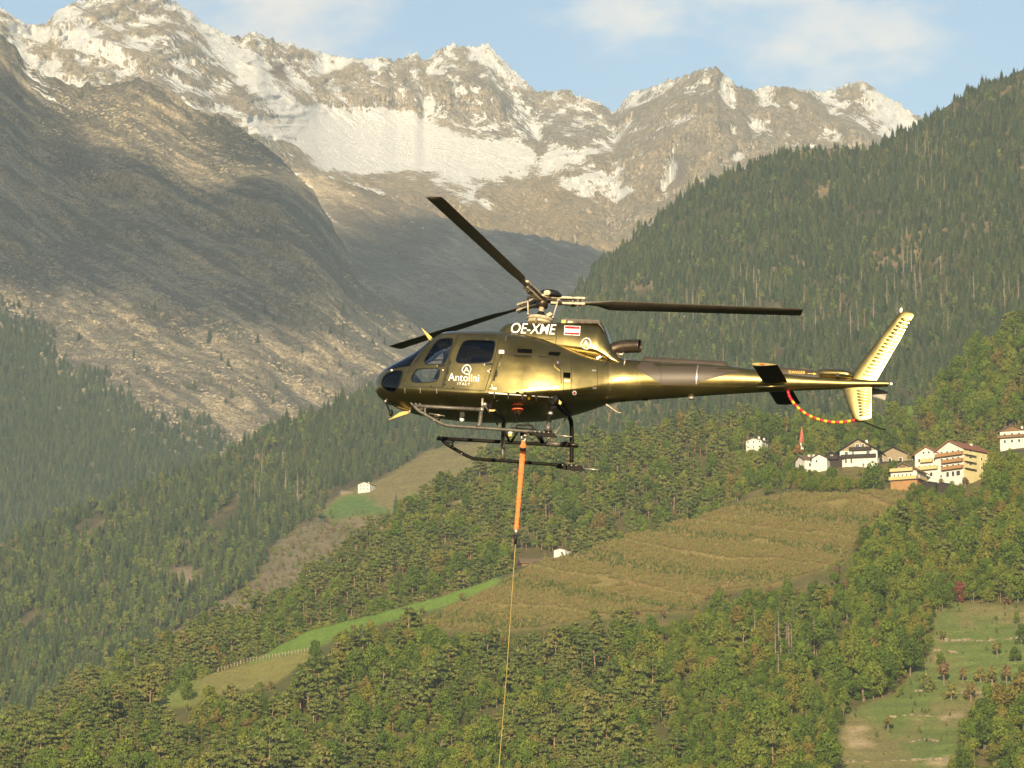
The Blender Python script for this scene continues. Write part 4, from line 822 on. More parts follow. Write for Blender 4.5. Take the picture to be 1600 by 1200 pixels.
# ================================================================== helicopter
YAW, NOSE_UP, ROLL = math.radians(15.0), math.radians(6.0), math.radians(-8.0)
HELI_R = Matrix.Rotation(-YAW, 4, 'Z') @ Matrix.Rotation(NOSE_UP, 4, 'Y') @ Matrix.Rotation(ROLL, 4, 'X')
HUB_D = 84.9
HELI_M = Matrix.Translation(Vector(bearing(848, 470, HUB_D))) @ HELI_R         # local frame: x aft, y starboard, z up, origin at the rotor hub
HELI_I = HELI_M.inverted(); CAML = HELI_I @ Vector((0, 0, CAM_Z)); SPX = FPX / HUB_D; EPS = math.radians(18.3)
def ray(px, py):
    return ((HELI_I @ Vector(bearing(px, py, 100.0))) - CAML).normalized()
def loc(px, py, y=0.0):
    """Local point of the helicopter seen at px,py in the lengthwise plane y."""
    d = ray(px, py); return CAML + d * ((y - CAML.y) / d.y)
heli = empty('helicopter', HELI_M.translation); heli.rotation_euler = HELI_M.to_euler()
tag(heli, 'olive gold helicopter hovering with a sling line under its belly', 'helicopter')
def hmesh(name, V, Q, mat, parent=heli, sm=True, solid=False):
    me = bpy.data.meshes.new(name); me.from_pydata([tuple(v) for v in V], [], [tuple(int(i) for i in q) for q in Q])
    for p in me.polygons: p.use_smooth = sm
    me.materials.append(mat); me.update(); return link(bpy.data.objects.new(name, me), parent)

# ---- materials
def paint_mat(name, col, rough=0.3, metal=0.85, coat=0.35):
    m, N, L, b = new_mat(name); t = N.new('ShaderNodeTexCoord')
    f1 = noise_node(N, L, 1.6, 5, 0.6, t.outputs['Object']); f2 = noise_node(N, L, 26, 3, 0.6, t.outputs['Object'])
    c = mix_rgb(N, L, ramp(N, L, f1, 0.3, 0.7), tuple(x * 0.9 for x in col), tuple(x * 1.08 for x in col))
    c = mix_rgb(N, L, ramp(N, L, f2, 0.62, 0.8, 0, 0.18), c, tuple(x * 0.55 for x in col)); L.new(c, b.inputs['Base Color'])
    b.inputs['Metallic'].default_value = metal; L.new(ramp(N, L, f1, 0.3, 0.7, rough - 0.04, rough + 0.06), b.inputs['Roughness'])
    b.inputs['Coat Weight'].default_value = coat; b.inputs['Coat Roughness'].default_value = 0.08
    bump(N, L, b, noise_node(N, L, 2.2, 3, 0.5, t.outputs['Object']), 0.05, 0.05); return m
M_GOLD = paint_mat('olive_gold_paint', (0.22, 0.174, 0.068), 0.31, 0.95, 0.3)
M_DKBROWN = paint_mat('dark_brown_finish', (0.052, 0.04, 0.03), 0.5, 0.2, 0.0)
M_CUT = simple_mat('gold_anodised', (0.33, 0.235, 0.07), 0.45, 0.5, 0.1)
M_BLACK = simple_mat('black_plastic', (0.010, 0.010, 0.011), 0.55, 0, 0.15, 3, 0.25)
M_VOID = simple_mat('dark_opening', (0.003, 0.003, 0.003), 1.0, 0, 0.1, 3, 0.0)
M_SEAM = simple_mat('panel_gap', (0.02, 0.017, 0.01), 0.8)
M_TUBE = simple_mat('grey_skid_paint', (0.085, 0.075, 0.062), 0.5, 0.3, 0.3, 9)
M_DTUBE = simple_mat('black_skid_paint', (0.010, 0.009, 0.008), 0.6, 0.0, 0.3, 9, 0.08)
M_STEEL = simple_mat('bare_steel', (0.36, 0.32, 0.27), 0.4, 0.7, 0.2, 12)
M_HUBW = simple_mat('cream_hub_paint', (0.36, 0.305, 0.215), 0.5, 0.1, 0.25, 10)
M_BLADE = simple_mat('blade_paint', (0.075, 0.062, 0.046), 0.45, 0.1, 0.15, 4)
M_WHITE = simple_mat('white_lettering', (0.72, 0.70, 0.66), 0.5, 0, 0.03)
M_REDP = simple_mat('red_print', (0.36, 0.012, 0.025), 0.5, 0, 0.05)
M_YEL = simple_mat('yellow_print', (0.52, 0.34, 0.025), 0.5, 0, 0.05)
M_ORANGE = simple_mat('orange_sleeve', (0.60, 0.16, 0.05), 0.8, 0, 0.14, 8, 0.2, 0.4)
M_REDO = simple_mat('orange_red_plastic', (0.55, 0.08, 0.02), 0.5, 0, 0.05)
M_ROPE = simple_mat('yellow_rope', (0.26, 0.19, 0.05), 0.8, 0, 0.15)
M_CABIN = simple_mat('dark_cabin_lining', (0.02, 0.022, 0.026), 0.8, 0, 0.2)
M_SEAT = simple_mat('grey_seat_fabric', (0.20, 0.19, 0.18), 0.9, 0, 0.15)
M_EXH = simple_mat('heat_stained_steel', (0.065, 0.048, 0.036), 0.42, 0.75, 0.3, 5)
def glass_mat(name, tint, refl=0.10):
    m, N, L, b = new_mat(name); N.remove(b); tr = N.new('ShaderNodeBsdfTransparent'); tr.inputs[0].default_value = (*tint, 1)
    gl = N.new('ShaderNodeBsdfGlossy'); gl.inputs['Roughness'].default_value = 0.02; gl.inputs['Color'].default_value = (0.9, 0.93, 1, 1)
    fr = N.new('ShaderNodeFresnel'); fr.inputs['IOR'].default_value = 1.5
    f = math_node(N, L, 'ADD', math_node(N, L, 'MULTIPLY', fr.outputs[0], 1.0), refl * 0.02)
    ms = N.new('ShaderNodeMixShader'); L.new(f, ms.inputs[0]); L.new(tr.outputs[0], ms.inputs[1]); L.new(gl.outputs[0], ms.inputs[2]); L.new(ms.outputs[0], N['Material Output'].inputs['Surface']); return m
M_GLASS = glass_mat('window_glass', (0.92, 0.92, 0.90)); M_TINT = glass_mat('tinted_window_glass', (0.25, 0.26, 0.29)); M_TEAL = glass_mat('green_roof_glass', (0.10, 0.55, 0.45))

# ---- loft of the fuselage from its outline (bearing of top edge, axis and bottom edge, half width, squareness above and below)
def pchip(xs, ys, x):
    xs = np.array(xs, float); ys = np.array(ys, float); h = np.diff(xs); dl = np.diff(ys) / h; m = np.zeros(len(xs)); m[0], m[-1] = dl[0], dl[-1]
    for i in range(1, len(xs) - 1):
        if dl[i - 1] * dl[i] > 0: w1 = 2 * h[i] + h[i - 1]; w2 = h[i] + 2 * h[i - 1]; m[i] = (w1 + w2) / (w1 / dl[i - 1] + w2 / dl[i])
    k = np.clip(np.searchsorted(xs, x) - 1, 0, len(h) - 1); t = (x - xs[k]) / h[k]
    return (2 * t**3 - 3 * t**2 + 1) * ys[k] + (t**3 - 2 * t**2 + t) * h[k] * m[k] + (-2 * t**3 + 3 * t**2) * ys[k + 1] + (t**3 - t**2) * h[k] * m[k + 1]
def support(S, w, n):
    q = n / (n - 1); v = S ** q - (w * math.sin(EPS)) ** q
    return (max(v, (0.25 * S) ** q)) ** (1 / q) / math.cos(EPS)
def loft(st, seg=56, dense=150):
    st = np.array(st, float); xs = np.unique(np.concatenate([np.linspace(st[0, 0], st[-1, 0], dense), st[0, 0] + (st[1, 0] - st[0, 0]) * np.linspace(0, 1, 6) ** 2])); cols = [pchip(st[:, 0], st[:, k], xs) for k in range(1, 7)]
    V, Q = [], []; ang = np.linspace(0, 2 * np.pi, seg, endpoint=False)
    for i, px in enumerate(xs):
        tp, ax, bt, w, nu, nl = [c[i] for c in cols]; c0 = loc(px, ax, 0); hu = support(max(ax - tp, 1) / SPX, w, nu); hl = support(max(bt - ax, 1) / SPX, w, nl)
        for a in ang:
            n = nu if math.sin(a) >= 0 else nl; h = hu if math.sin(a) >= 0 else hl
            V.append((c0.x, w * math.copysign(abs(math.cos(a)) ** (2 / n), math.cos(a)), c0.z + h * math.copysign(abs(math.sin(a)) ** (2 / n), math.sin(a))))
    for i in range(len(xs) - 1):
        for j in range(seg): Q.append((i * seg + j, i * seg + (j + 1) % seg, (i + 1) * seg + (j + 1) % seg, (i + 1) * seg + j))
    V = [Vector(v) for v in V]
    for ring, flip in ((0, False), (len(xs) - 1, True)):
        c = sum((V[ring * seg + j] for j in range(seg)), Vector()) / seg; k = len(V); V.append(c)
        for j in range(seg): t = (k, ring * seg + (j + 1) % seg, ring * seg + j); Q.append(t if not flip else t[::-1])
    return V, Q
BODY = [(586.5, 598, 601, 605, .04, 2.1, 2.1), (588, 591, 602, 611, .13, 2.1, 2.1), (592, 584, 604, 618.5, .24, 2.1, 2.1), (600, 578, 607, 627, .37, 2.2, 2.1), (612, 570, 611, 635, .51, 2.3, 2.1), (630, 560, 617, 643.5, .65, 2.4, 2.1), (650, 547, 621, 650, .76, 2.5, 2.1),
        (670, 529.5, 625, 654, .84, 2.6, 2.1), (690, 518.5, 628, 657, .89, 2.8, 2.1), (715, 517, 631, 660, .93, 3.0, 2.1), (750, 517, 634, 662, .95, 3.0, 2.1), (790, 520, 635, 661.5, .95, 2.8, 2.1), (830, 526, 634, 660, .93, 2.6, 2.1),
        (870, 538, 630, 653.5, .85, 2.5, 2.1), (905, 549, 624, 644.5, .71, 2.4, 2.1), (940, 557, 613, 634, .53, 2.2, 2.1), (960, 561, 605, 629.5, .43, 2.1, 2.0), (985, 562.5, 597, 627, .37, 2.0, 2.0), (1040, 566, 594.5, 623, .335, 2.0, 2.0), (1100, 569, 594, 618.5, .295, 2.0, 2.0),
        (1160, 575, 595, 614.5, .25, 2.0, 2.0), (1230, 584, 597.5, 611, .18, 2.0, 2.0), (1330, 592, 600, 607.5, .105, 2.0, 2.0), (1389, 596, 600, 604, .06, 2.0, 2.0)]
bV, bQ = loft(BODY)
BODY_BVH = BVHTree.FromPolygons(bV, bQ)
COWL = [(777, 522, 540, 556, .20, 2.5, 2.0), (780, 517, 540, 556, .30, 2.5, 2.0), (786, 510, 540, 556, .38, 2.5, 2.0), (796, 504.5, 541, 556, .43, 2.5, 2.0), (830, 503, 543, 560, .47, 2.5, 2.0), (880, 503.5, 548, 566, .47, 2.5, 2.0), (925, 505, 553, 570, .45, 2.5, 2.0), (938, 508, 555, 571, .43, 2.5, 2.0),
        (945, 518, 558, 573, .40, 2.5, 2.0), (952, 533, 562, 575, .37, 2.8, 2.0), (960, 548, 568, 578, .34, 2.5, 2.0), (970, 558, 572, 582, .30, 2.3, 2.0), (982, 566, 578, 588, .20, 2.1, 2.0)]
cV, cQ = loft(COWL, 48, 80); COWL_BVH = BVHTree.FromPolygons(cV, cQ)
def hit(px, py, which='both'):
    d = ray(px, py); best = None
    for key, t in (('body', BODY_BVH), ('cowl', COWL_BVH)):
        if which not in ('both', key): continue
        p, n, i, dist = t.ray_cast(CAML, d)
        if p is not None and (best is None or dist < best[2]): best = (p, n if n.dot(d) < 0 else -n, dist)
    return best
def skin_pt(px, py, off=0.004, which='both'):
    h = hit(px, py, which)
    return None if h is None else h[0] + h[1] * off

# ---- windows: the outline on the port skin, taken straight through to the starboard side
WIN = {'front_door_window': [(659, 570), (677, 540), (686, 530), (706, 528.5), (709, 532), (703, 552), (697, 565), (693, 569.5)],
       'door_lower_window': [(642, 592), (650, 578), (655, 576.5), (684, 575.5), (688, 579), (686, 591), (680, 597.5), (646, 598.5)],
       'rear_door_window': [(711.5, 563), (720, 541), (727, 531.5), (771, 532.5), (774.5, 536), (770, 560), (764, 567.5), (716, 568.5)],
       'nose_window': [(596, 601), (599, 590), (606, 583), (618, 579.5), (629, 579.5), (629.5, 583), (622, 606), (616, 613), (604, 610)]}
def side_poly(pts): return [(p.x, p.z) for p in (skin_pt(a, b, 0, 'body') for a, b in pts) if p is not None]
def rounded(poly, k=3):
    for _ in range(k):
        q = []
        for i in range(len(poly)):
            a, b = poly[i], poly[(i + 1) % len(poly)]; q += [(a[0] * .8 + b[0] * .2, a[1] * .8 + b[1] * .2), (a[0] * .2 + b[0] * .8, a[1] * .2 + b[1] * .8)]
        poly = q
    return poly
def prism(name, poly, y0, y1):
    n = len(poly); V = [(x, y0, z) for x, z in poly] + [(x, y1, z) for x, z in poly]; Q = [tuple(range(n)), tuple(range(2 * n - 1, n - 1, -1))] + [(i, i + n, (i + 1) % n + n, (i + 1) % n) for i in range(n)]
    me = bpy.data.meshes.new(name); me.from_pydata(V, [], Q); bm = bmesh.new(); bm.from_mesh(me); bmesh.ops.recalc_face_normals(bm, faces=bm.faces); bm.to_mesh(me); bm.free(); return bpy.data.objects.new(name, me)
def cooked(o):
    dg = bpy.context.evaluated_depsgraph_get(); dg.update(); return bpy.data.meshes.new_from_object(o.evaluated_get(dg))
def boolean(V, Q, cutters, op, thick):
    me = bpy.data.meshes.new('shell'); me.from_pydata([tuple(v) for v in V], [], [tuple(q) for q in Q]); o = link(bpy.data.objects.new('shell', me))
    bm = bmesh.new(); bm.from_mesh(me); bmesh.ops.recalc_face_normals(bm, faces=bm.faces); bm.to_mesh(me); bm.free()
    s = o.modifiers.new('s', 'SOLIDIFY'); s.thickness = thick; s.offset = -1
    for c in cutters:
        link(c); m = o.modifiers.new('b', 'BOOLEAN'); m.operation = op; m.object = c; m.solver = 'EXACT'
    r = cooked(o); bpy.data.objects.remove(o)
    for c in cutters: COL.objects.unlink(c)
    return r
POLY = {k: rounded(side_poly(v), 2) for k, v in WIN.items()}
# windscreen: everything ahead of the door post and above the nose, cut from the side
wsc = [loc(617, 574.5), loc(641, 572.8), loc(660, 549), loc(676, 529.5), loc(676, 500), loc(600, 500), loc(600, 574)]
wsc = [(p.x, p.z) for p in wsc]
wscp = side_poly([(640.5, 572), (658, 549.5), (672, 533.5)]); POLY['windscreen'] = [(wscp[0][0], wscp[0][1]), wscp[1], wscp[2], (wscp[2][0], wscp[2][1] + 1.0), (wscp[0][0] - 0.9, wscp[2][1] + 1.0), (wscp[0][0] - 0.9, wscp[0][1] - 0.03), (wscp[0][0] - 0.35, wscp[0][1] - 0.02)]
cutters = [prism(k, p, -2, 2) for k, p in POLY.items()]
# the pane cut in the roof over the pilot seats
rx0, rx1 = loc(688, 530).x, loc(722, 530).x
roof_cut = [prism('roof_cut', [(rx0, 0.0), (rx1, 0.0), (rx1, -0.75), (rx0, -0.75)], y0, y1) for y0, y1 in ((-0.62, -0.14), (0.14, 0.62))]
ztop = max(v.z for v in bV)
for c in roof_cut:
    for v in c.data.vertices: v.co.z = ztop + 0.3 if v.co.z > -0.3 else ztop - 0.16
bodyme = boolean(bV, bQ, cutters + roof_cut, 'DIFFERENCE', 0.03); bodyme.name = 'fuselage'; bodyme.materials.clear(); bodyme.materials.append(M_GOLD)
bodyme.materials.append(M_CABIN)
fus = link(bpy.data.objects.new('fuselage', bodyme), heli)
for p in bodyme.polygons: p.use_smooth = True
# inside faces of the shell take the dark cabin lining
for p in bodyme.polygons:
    q, n, i, d = BODY_BVH.find_nearest(p.center)
    if d is not None and d > 0.022: p.material_index = 1
_m = fus.modifiers.new('e', 'EDGE_SPLIT'); _m.split_angle = math.radians(40)
def pane(name, cut, mat, thick=0.006, label=None):
    me = boolean(bV, bQ, [cut], 'INTERSECT', thick); me.materials.clear(); me.materials.append(mat)
    for p in me.polygons: p.use_smooth = True
    # keep only faces near the outer skin
    o = link(bpy.data.objects.new(name, me), heli); o.modifiers.new('e', 'EDGE_SPLIT').split_angle = math.radians(40)
    if label: o['label'] = label
    return o
for k, p in POLY.items():
    for y0, y1 in ((-2, 0), (0, 2)):
        if k == 'windscreen' and y0 == 0: continue
        c = prism(k, p, *((-2, 2) if k == 'windscreen' else (y0, y1))); pane(k, c, M_TINT if k == 'rear_door_window' else M_GLASS)
for c in roof_cut: pane('roof_window', c, M_TEAL)
cow = hmesh('engine_cowling', cV, cQ, M_GOLD)

# ---- patches laid on the skin (doors, hatches, colour, print)
from mathutils.geometry import delaunay_2d_cdt
def skin_patch(name, outer, holes=(), off=0.005, mat=None, step=5.0, parent=heli, which='both', thick=0.0):
    pts = []; edges = []
    def add_loop(lp):
        k = len(pts); q = []
        for i in range(len(lp)):
            a, b = lp[i], lp[(i + 1) % len(lp)]; n = max(1, int(math.hypot(b[0] - a[0], b[1] - a[1]) / step)); q += [(a[0] + (b[0] - a[0]) * j / n, a[1] + (b[1] - a[1]) * j / n) for j in range(n)]
        for i in range(len(q)): pts.append(Vector(q[i])); edges.append((k + i, k + (i + 1) % len(q)))
    add_loop(outer); [add_loop(h) for h in holes]
    xs = [p[0] for p in outer]; ys = [p[1] for p in outer]
    gx, gy = np.meshgrid(np.arange(min(xs) + step / 2, max(xs), step), np.arange(min(ys) + step / 2, max(ys), step)); ok = in_poly(gx, gy, outer)
    for h in holes: ok &= ~in_poly(gx, gy, h)
    bnd = np.array([(p.x, p.y) for p in pts]); gx, gy = gx[ok], gy[ok]
    if len(gx): far_ = np.min((gx[:, None] - bnd[:, 0]) ** 2 + (gy[:, None] - bnd[:, 1]) ** 2, 1) > (0.55 * step) ** 2; gx, gy = gx[far_], gy[far_]
    pts += [Vector((float(a), float(b))) for a, b in zip(gx, gy)]
    v2, e2, f2, *_ = delaunay_2d_cdt(pts, edges, [], 0, 1e-4)
    P = [skin_pt(v.x, v.y, off, which) for v in v2]; F = []
    for f in f2:
        c = sum((v2[i] for i in f), Vector((0, 0))) / len(f); a = np.array([c.x]); b = np.array([c.y])
        if in_poly(a, b, outer)[0] and not any(in_poly(a, b, h)[0] for h in holes) and all(P[i] is not None for i in f): F.append(f[::-1])
    used = sorted({i for f in F for i in f}); rm = {o: i for i, o in enumerate(used)}
    return hmesh(name, [P[i] for i in used], [[rm[i] for i in f] for f in F], mat, parent)
def strip(name, pts, w, mat, off=0.006, parent=heli, which='both', step=4.0):
    """A thin ribbon along a line on the skin; w in metres."""
    q = []
    for a, b in zip(pts[:-1], pts[1:]):
        n = max(1, int(math.hypot(b[0] - a[0], b[1] - a[1]) / step)); q += [(a[0] + (b[0] - a[0]) * j / n, a[1] + (b[1] - a[1]) * j / n) for j in range(n)]
    q.append(pts[-1]); V, Q = [], []; hp = w * SPX / 2
    for i, (x, y) in enumerate(q):
        a = q[max(i - 1, 0)]; b = q[min(i + 1, len(q) - 1)]; dx, dy = b[0] - a[0], b[1] - a[1]; l = math.hypot(dx, dy) or 1; nx, ny = -dy / l * hp, dx / l * hp
        p0, p1 = skin_pt(x + nx, y + ny, off, which), skin_pt(x - nx, y - ny, off, which)
        if p0 is None or p1 is None: continue
        V += [p0, p1]
    Q = [(2 * i, 2 * i + 1, 2 * i + 3, 2 * i + 2) for i in range(len(V) // 2 - 1)]
    return hmesh(name, V, Q, mat, parent)
def text_on(name, body, x, y, height, mat, slant=0.0, bold=0.0, spacing=1.0, dirv=(1.0, 0.0), parent=heli, off=0.016, surf=None, squeeze=1.0):
    """Lettering: cut from the built-in face, laid on the skin; x,y baseline start, height of the capitals in picture pixels."""
    cu = bpy.data.curves.new('lettering', 'FONT'); cu.body = body; cu.size = 1.0; cu.shear = slant; cu.offset = bold; cu.space_character = spacing; cu.resolution_u = 4
    o = link(bpy.data.objects.new('lettering', cu)); me = cooked(o); bpy.data.objects.remove(o)
    k = height / 0.70; up = (dirv[1], -dirv[0]); V = []
    bm = bmesh.new(); bm.from_mesh(me); bmesh.ops.triangulate(bm, faces=bm.faces)
    for _ in range(4):
        le = [e for e in bm.edges if e.calc_length() * k > 2.2]
        if not le: break
        bmesh.ops.subdivide_edges(bm, edges=le, cuts=1); bmesh.ops.triangulate(bm, faces=[f for f in bm.faces if len(f.verts) > 3])
    bm.to_mesh(me); bm.free()
    for v in me.vertices:
        a, b = v.co.x * k * squeeze, v.co.y * k; X, Y = x + dirv[0] * a + up[0] * b, y + dirv[1] * a + up[1] * b
        V.append(surf(X, Y) if surf else (skin_pt(X, Y, off) or loc(X, Y, -0.9)))
    return hmesh(name, V, [tuple(p.vertices) for p in me.polygons], mat, parent, False)
def outline_ring(name, pts, w, mat, off=0.008, parent=heli): return strip(name, list(pts) + [pts[0]], w, mat, off, parent)

def win_px(k, grow=0.0):
    p = rounded([tuple(q) for q in WIN[k]], 2)
    cx = sum(a for a, b in p) / len(p); cy = sum(b for a, b in p) / len(p)
    return [(cx + (a - cx) * (1 + grow), cy + (b - cy) * (1 + grow)) for a, b in p]
FD = [(629, 600), (640, 576), (668, 541), (684, 524), (690, 522.5), (716, 522), (703, 553), (690, 605.5), (631, 604)]
RD = [(692, 605.7), (705, 553), (718.5, 522), (777, 524.5), (780, 528), (775, 553), (758, 611), (692, 606.3)]
fd = skin_patch('front_door', FD, (win_px('front_door_window', .03), win_px('door_lower_window', .03)), 0.009, M_GOLD, 4, which='body')
rd = skin_patch('rear_door', RD, (win_px('rear_door_window', .02),), 0.009, M_GOLD, 4, which='body')
strip('door_seam', FD + [FD[0]], 0.014, M_SEAM, 0.012, fd, 'body'); strip('door_seam', RD + [RD[0]], 0.014, M_SEAM, 0.012, rd, 'body')
for k in WIN:
    par = {'front_door_window': fd, 'door_lower_window': fd, 'rear_door_window': rd}.get(k, heli)
    strip('window_seal', win_px(k) + [win_px(k)[0]], 0.018, M_BLACK, 0.013, par, 'body', 2)
for (a, b), par in (((684, 572), fd), ((758, 570), rd)):
    strip('door_handle', [(a, b), (a + 12, b - 1)], 0.03, M_BLACK, 0.02, par, 'body')
for (a, b), par in (((684, 571.8), fd), ((692.5, 578.5), fd), ((757.5, 570), rd), ((763, 580), rd)):
    strip('latch', [(a - .8, b), (a + .8, b)], 0.026, M_WHITE, 0.014, par, 'body', 1)
# belt line with its white hinge tabs
strip('sill_rail', [(632, 606.2), (692, 607), (758, 612)], 0.02, M_GOLD, 0.012, heli, 'body')
for a, b in ((764, 613.8), (774, 614.3), (776, 614.3), (793, 615.3), (797, 615.6), (814, 616.8), (818, 617), (823, 617.3), (831, 617.8), (836, 618.2), (840, 618.5), (858, 619.8), (861, 620), (866, 620.4)): pass
for s0, s1 in (((764, 613.6), (771, 614.1)), ((774, 614.3), (793, 615.5)), ((796, 615.6), (815, 617)), ((818, 617.2), (823, 617.6)), ((831, 617.8), (836, 618.2)), ((840, 618.6), (858, 619.9)), ((861, 620), (867, 620.5))):
    strip('hinge_strip', [s0, s1], 0.022, M_WHITE, 0.012, heli, 'body')
for a, b in ((633, 607), (657, 607), (682.5, 607.5), (772.3, 615), (794, 616), (816, 617.5), (837.5, 618.7), (859, 620.2)):
    strip('hinge_tab', [(a, b - 0.8), (a + 0.3, b + 7)], 0.02, M_STEEL, 0.012, heli, 'body', 2)
# hatches and panel lines along the side
PANEL = [(782, 552), (866, 557), (868, 562), (876, 575), (877, 600), (866, 619), (760, 612), (780, 553)]
pan = skin_patch('side_locker_door', [(784, 553.5), (860, 557), (867, 566), (874, 577), (875, 598), (867, 618), (764, 611.5)], (), 0.005, M_GOLD, 4, which='body'); strip('door_seam', [(763, 611), (784, 553), (865, 557.5), (868, 568), (876, 577), (877, 600)], 0.012, M_SEAM, 0.008, pan, 'body')
strip('panel_seam', [(760.5, 611.5), (781.5, 552)], 0.02, M_GOLD, 0.014, heli, 'body')
for ln in ([(789, 551.5), (866, 556)], [(880, 556), (881, 580), (880, 618)], [(892, 560), (893, 596), (891, 620)], [(892, 620), (960, 612)], [(933, 571), (934, 615)], [(949, 566), (948.5, 600), (952, 628)], [(951.5, 566), (951, 600), (954.5, 628)], [(996, 563), (995, 625)], [(1033, 566), (1032.5, 622)]):
    strip('panel_seam', ln, 0.010, M_SEAM, 0.005, heli, 'body')
strip('panel_seam', [(871, 504), (868, 540)], 0.012, M_SEAM, 0.005, heli, 'cowl')
strip('panel_seam', [(795, 526.5), (865, 531)], 0.006, M_SEAM, 0.005, heli)
for nm, q in (('air_vent', [(809, 545), (831.5, 546), (831, 552), (808.5, 551)]), ('air_vent', [(858, 549.8), (876.5, 551), (873, 556.5), (856, 555)]), ('steel_latch_recess', [(880, 582), (891.5, 582.5), (891, 591), (880, 590)])):
    skin_patch(nm, q, (), 0.009, M_VOID, 3, which='body')
strip('latch', [(881, 595), (890.5, 595.5)], 0.05, M_STEEL, 0.01, heli, 'body'); strip('step_light', [(866, 605), (873, 605.4)], 0.05, M_WHITE, 0.012, heli, 'body', 2)
strip('door_slide_fitting', [(780, 550.8), (786, 551), (788, 551)], 0.07, M_WHITE, 0.03, heli, 'body', 2)
def disc(name, px, py, r, mat, off=0.01, parent=heli, n=20, asp=1.0): return skin_patch(name, [(px + r * math.cos(2 * math.pi * i / n), py + r * asp * math.sin(2 * math.pi * i / n)) for i in range(n)], (), off, mat, r, parent)
fc = disc('fuel_cap', 871.5, 567, 5.2, M_SEAM, 0.008); disc('cap_face', 871.5, 567, 4.3, M_EXH, 0.012, fc); disc('cap_lock', 871.5, 567, 1.6, M_STEEL, 0.016, fc)
strip('hose_line', [(866, 570), (867, 574), (875, 580)], 0.02, M_CUT, 0.012, heli, 'body')
fa = disc('first_aid_mark', 897.5, 613.5, 3.4, M_WHITE, 0.008); strip('cross', [(895.6, 613.5), (899.4, 613.5)], 0.022, M_REDP, 0.011, fa, 'body', 1); strip('cross', [(897.5, 611.6), (897.5, 615.4)], 0.022, M_REDP, 0.012, fa, 'body', 1)
disc('yellow_mark', 826.6, 622, 1.9, M_YEL, 0.008, heli, 10, 1.3)
for a, b in ((770, 607), (826.5, 606), (925, 579), (926, 606)): strip('placard', [(a, b), (a + 6, b + 0.4)], 0.035, M_WHITE if a < 900 else M_STEEL, 0.008, heli, 'body', 2)
# rivet rows
def rivets(pts, n, r=0.011, mat=M_CUT, which='both'):
    V, Q = [], []; L = [0]
    for a, b in zip(pts[:-1], pts[1:]): L.append(L[-1] + math.hypot(b[0] - a[0], b[1] - a[1]))
    for k in range(n):
        s = L[-1] * k / (n - 1); x = np.interp(s, L, [p[0] for p in pts]); y = np.interp(s, L, [p[1] for p in pts]); h = hit(x, y, which)
        if h is None: continue
        p, nn, _ = h; a = nn.orthogonal().normalized(); b = nn.cross(a); q = len(V); V.append(p + nn * 0.008)
        for i in range(6): V.append(p + (a * math.cos(i * 1.047) + b * math.sin(i * 1.047)) * r + nn * 0.001)
        Q += [(q, q + 1 + i, q + 1 + (i + 1) % 6) for i in range(6)]
    return tag(hmesh('rivet_row', V, Q, mat), kind='stuff')
for pts, n in () if False else (([(793, 524), (866, 530)], 22), ([(952, 600), (1160, 604)], 60), ([(1092, 598), (1175, 597)], 26), ([(953.5, 567), (953, 627)], 18), ([(894, 600), (932, 606)], 14), ([(1036, 598), (1090, 599)], 16), ([(845, 541), (940, 563)], 30)): rivets(pts, n, 0.008, M_GOLD)

# ---- dark brown trapezium laid on the boom behind the exhaust
skin_patch('dark_boom_patch', [(1002, 566), (1012, 566), (1140, 570.5), (1166, 575), (1160, 579), (1091, 597), (1088, 601), (1033, 601), (1000, 579), (993, 575)], (), 0.004, M_DKBROWN, 5, which='body')
strip('boom_band', [(1092, 566.5), (1089, 580), (1088, 600.5)], 0.022, M_STEEL, 0.012, heli, 'body')

# ---- lettering and marks
text_on('registration_lettering', 'OE-XME', 796.5, 520.5, 15.5, M_WHITE, 0.22, 0.006, 0.98, (0.9993, 0.036), cow, squeeze=0.885)
flag = skin_patch('flag', [(882, 509), (907, 510), (906, 524.7), (881.3, 523.3)], (), 0.006, M_WHITE, 4, cow)
skin_patch('flag_stripe', [(882.9, 510), (906, 511), (905.8, 514.7), (882.8, 513.6)], (), 0.009, M_REDP, 4, flag); skin_patch('flag_stripe', [(882.3, 519.4), (905.5, 520.5), (905.2, 523.7), (882.1, 522.4)], (), 0.009, M_REDP, 4, flag)
def emblem(cx, cy, s, parent):
    sh = [(-.08, -.98), (.5, -.88), (.85, -.35), (.86, .15), (.5, .85), (.1, 1.0), (-.45, .78), (-.9, .35), (-.92, -.05), (-.6, -.65)]; r = rounded([(cx + a * s, cy + b * s) for a, b in sh], 2)
    o = outline_ring('emblem_ring', r, 0.016, M_WHITE, 0.016, parent)
    text_on('emblem_letter', 'A', cx - s * .50, cy + s * .42, s * .95, M_WHITE, 0, 0.012, 1, (1, 0), parent, 0.017)
emblem(729.5, 577.8, 7.6, rd); emblem(916, 537, 8.6, cow)
text_on('maker_lettering', 'Antolini', 700.8, 595.0, 12.0, M_WHITE, 0, 0.0, 1.0, (0.9990, 0.040), rd, squeeze=0.885)
text_on('small_lettering', 'ITALY', 715, 601.6, 4.0, M_WHITE, 0, 0.006, 1.4, (0.9990, 0.040), rd)

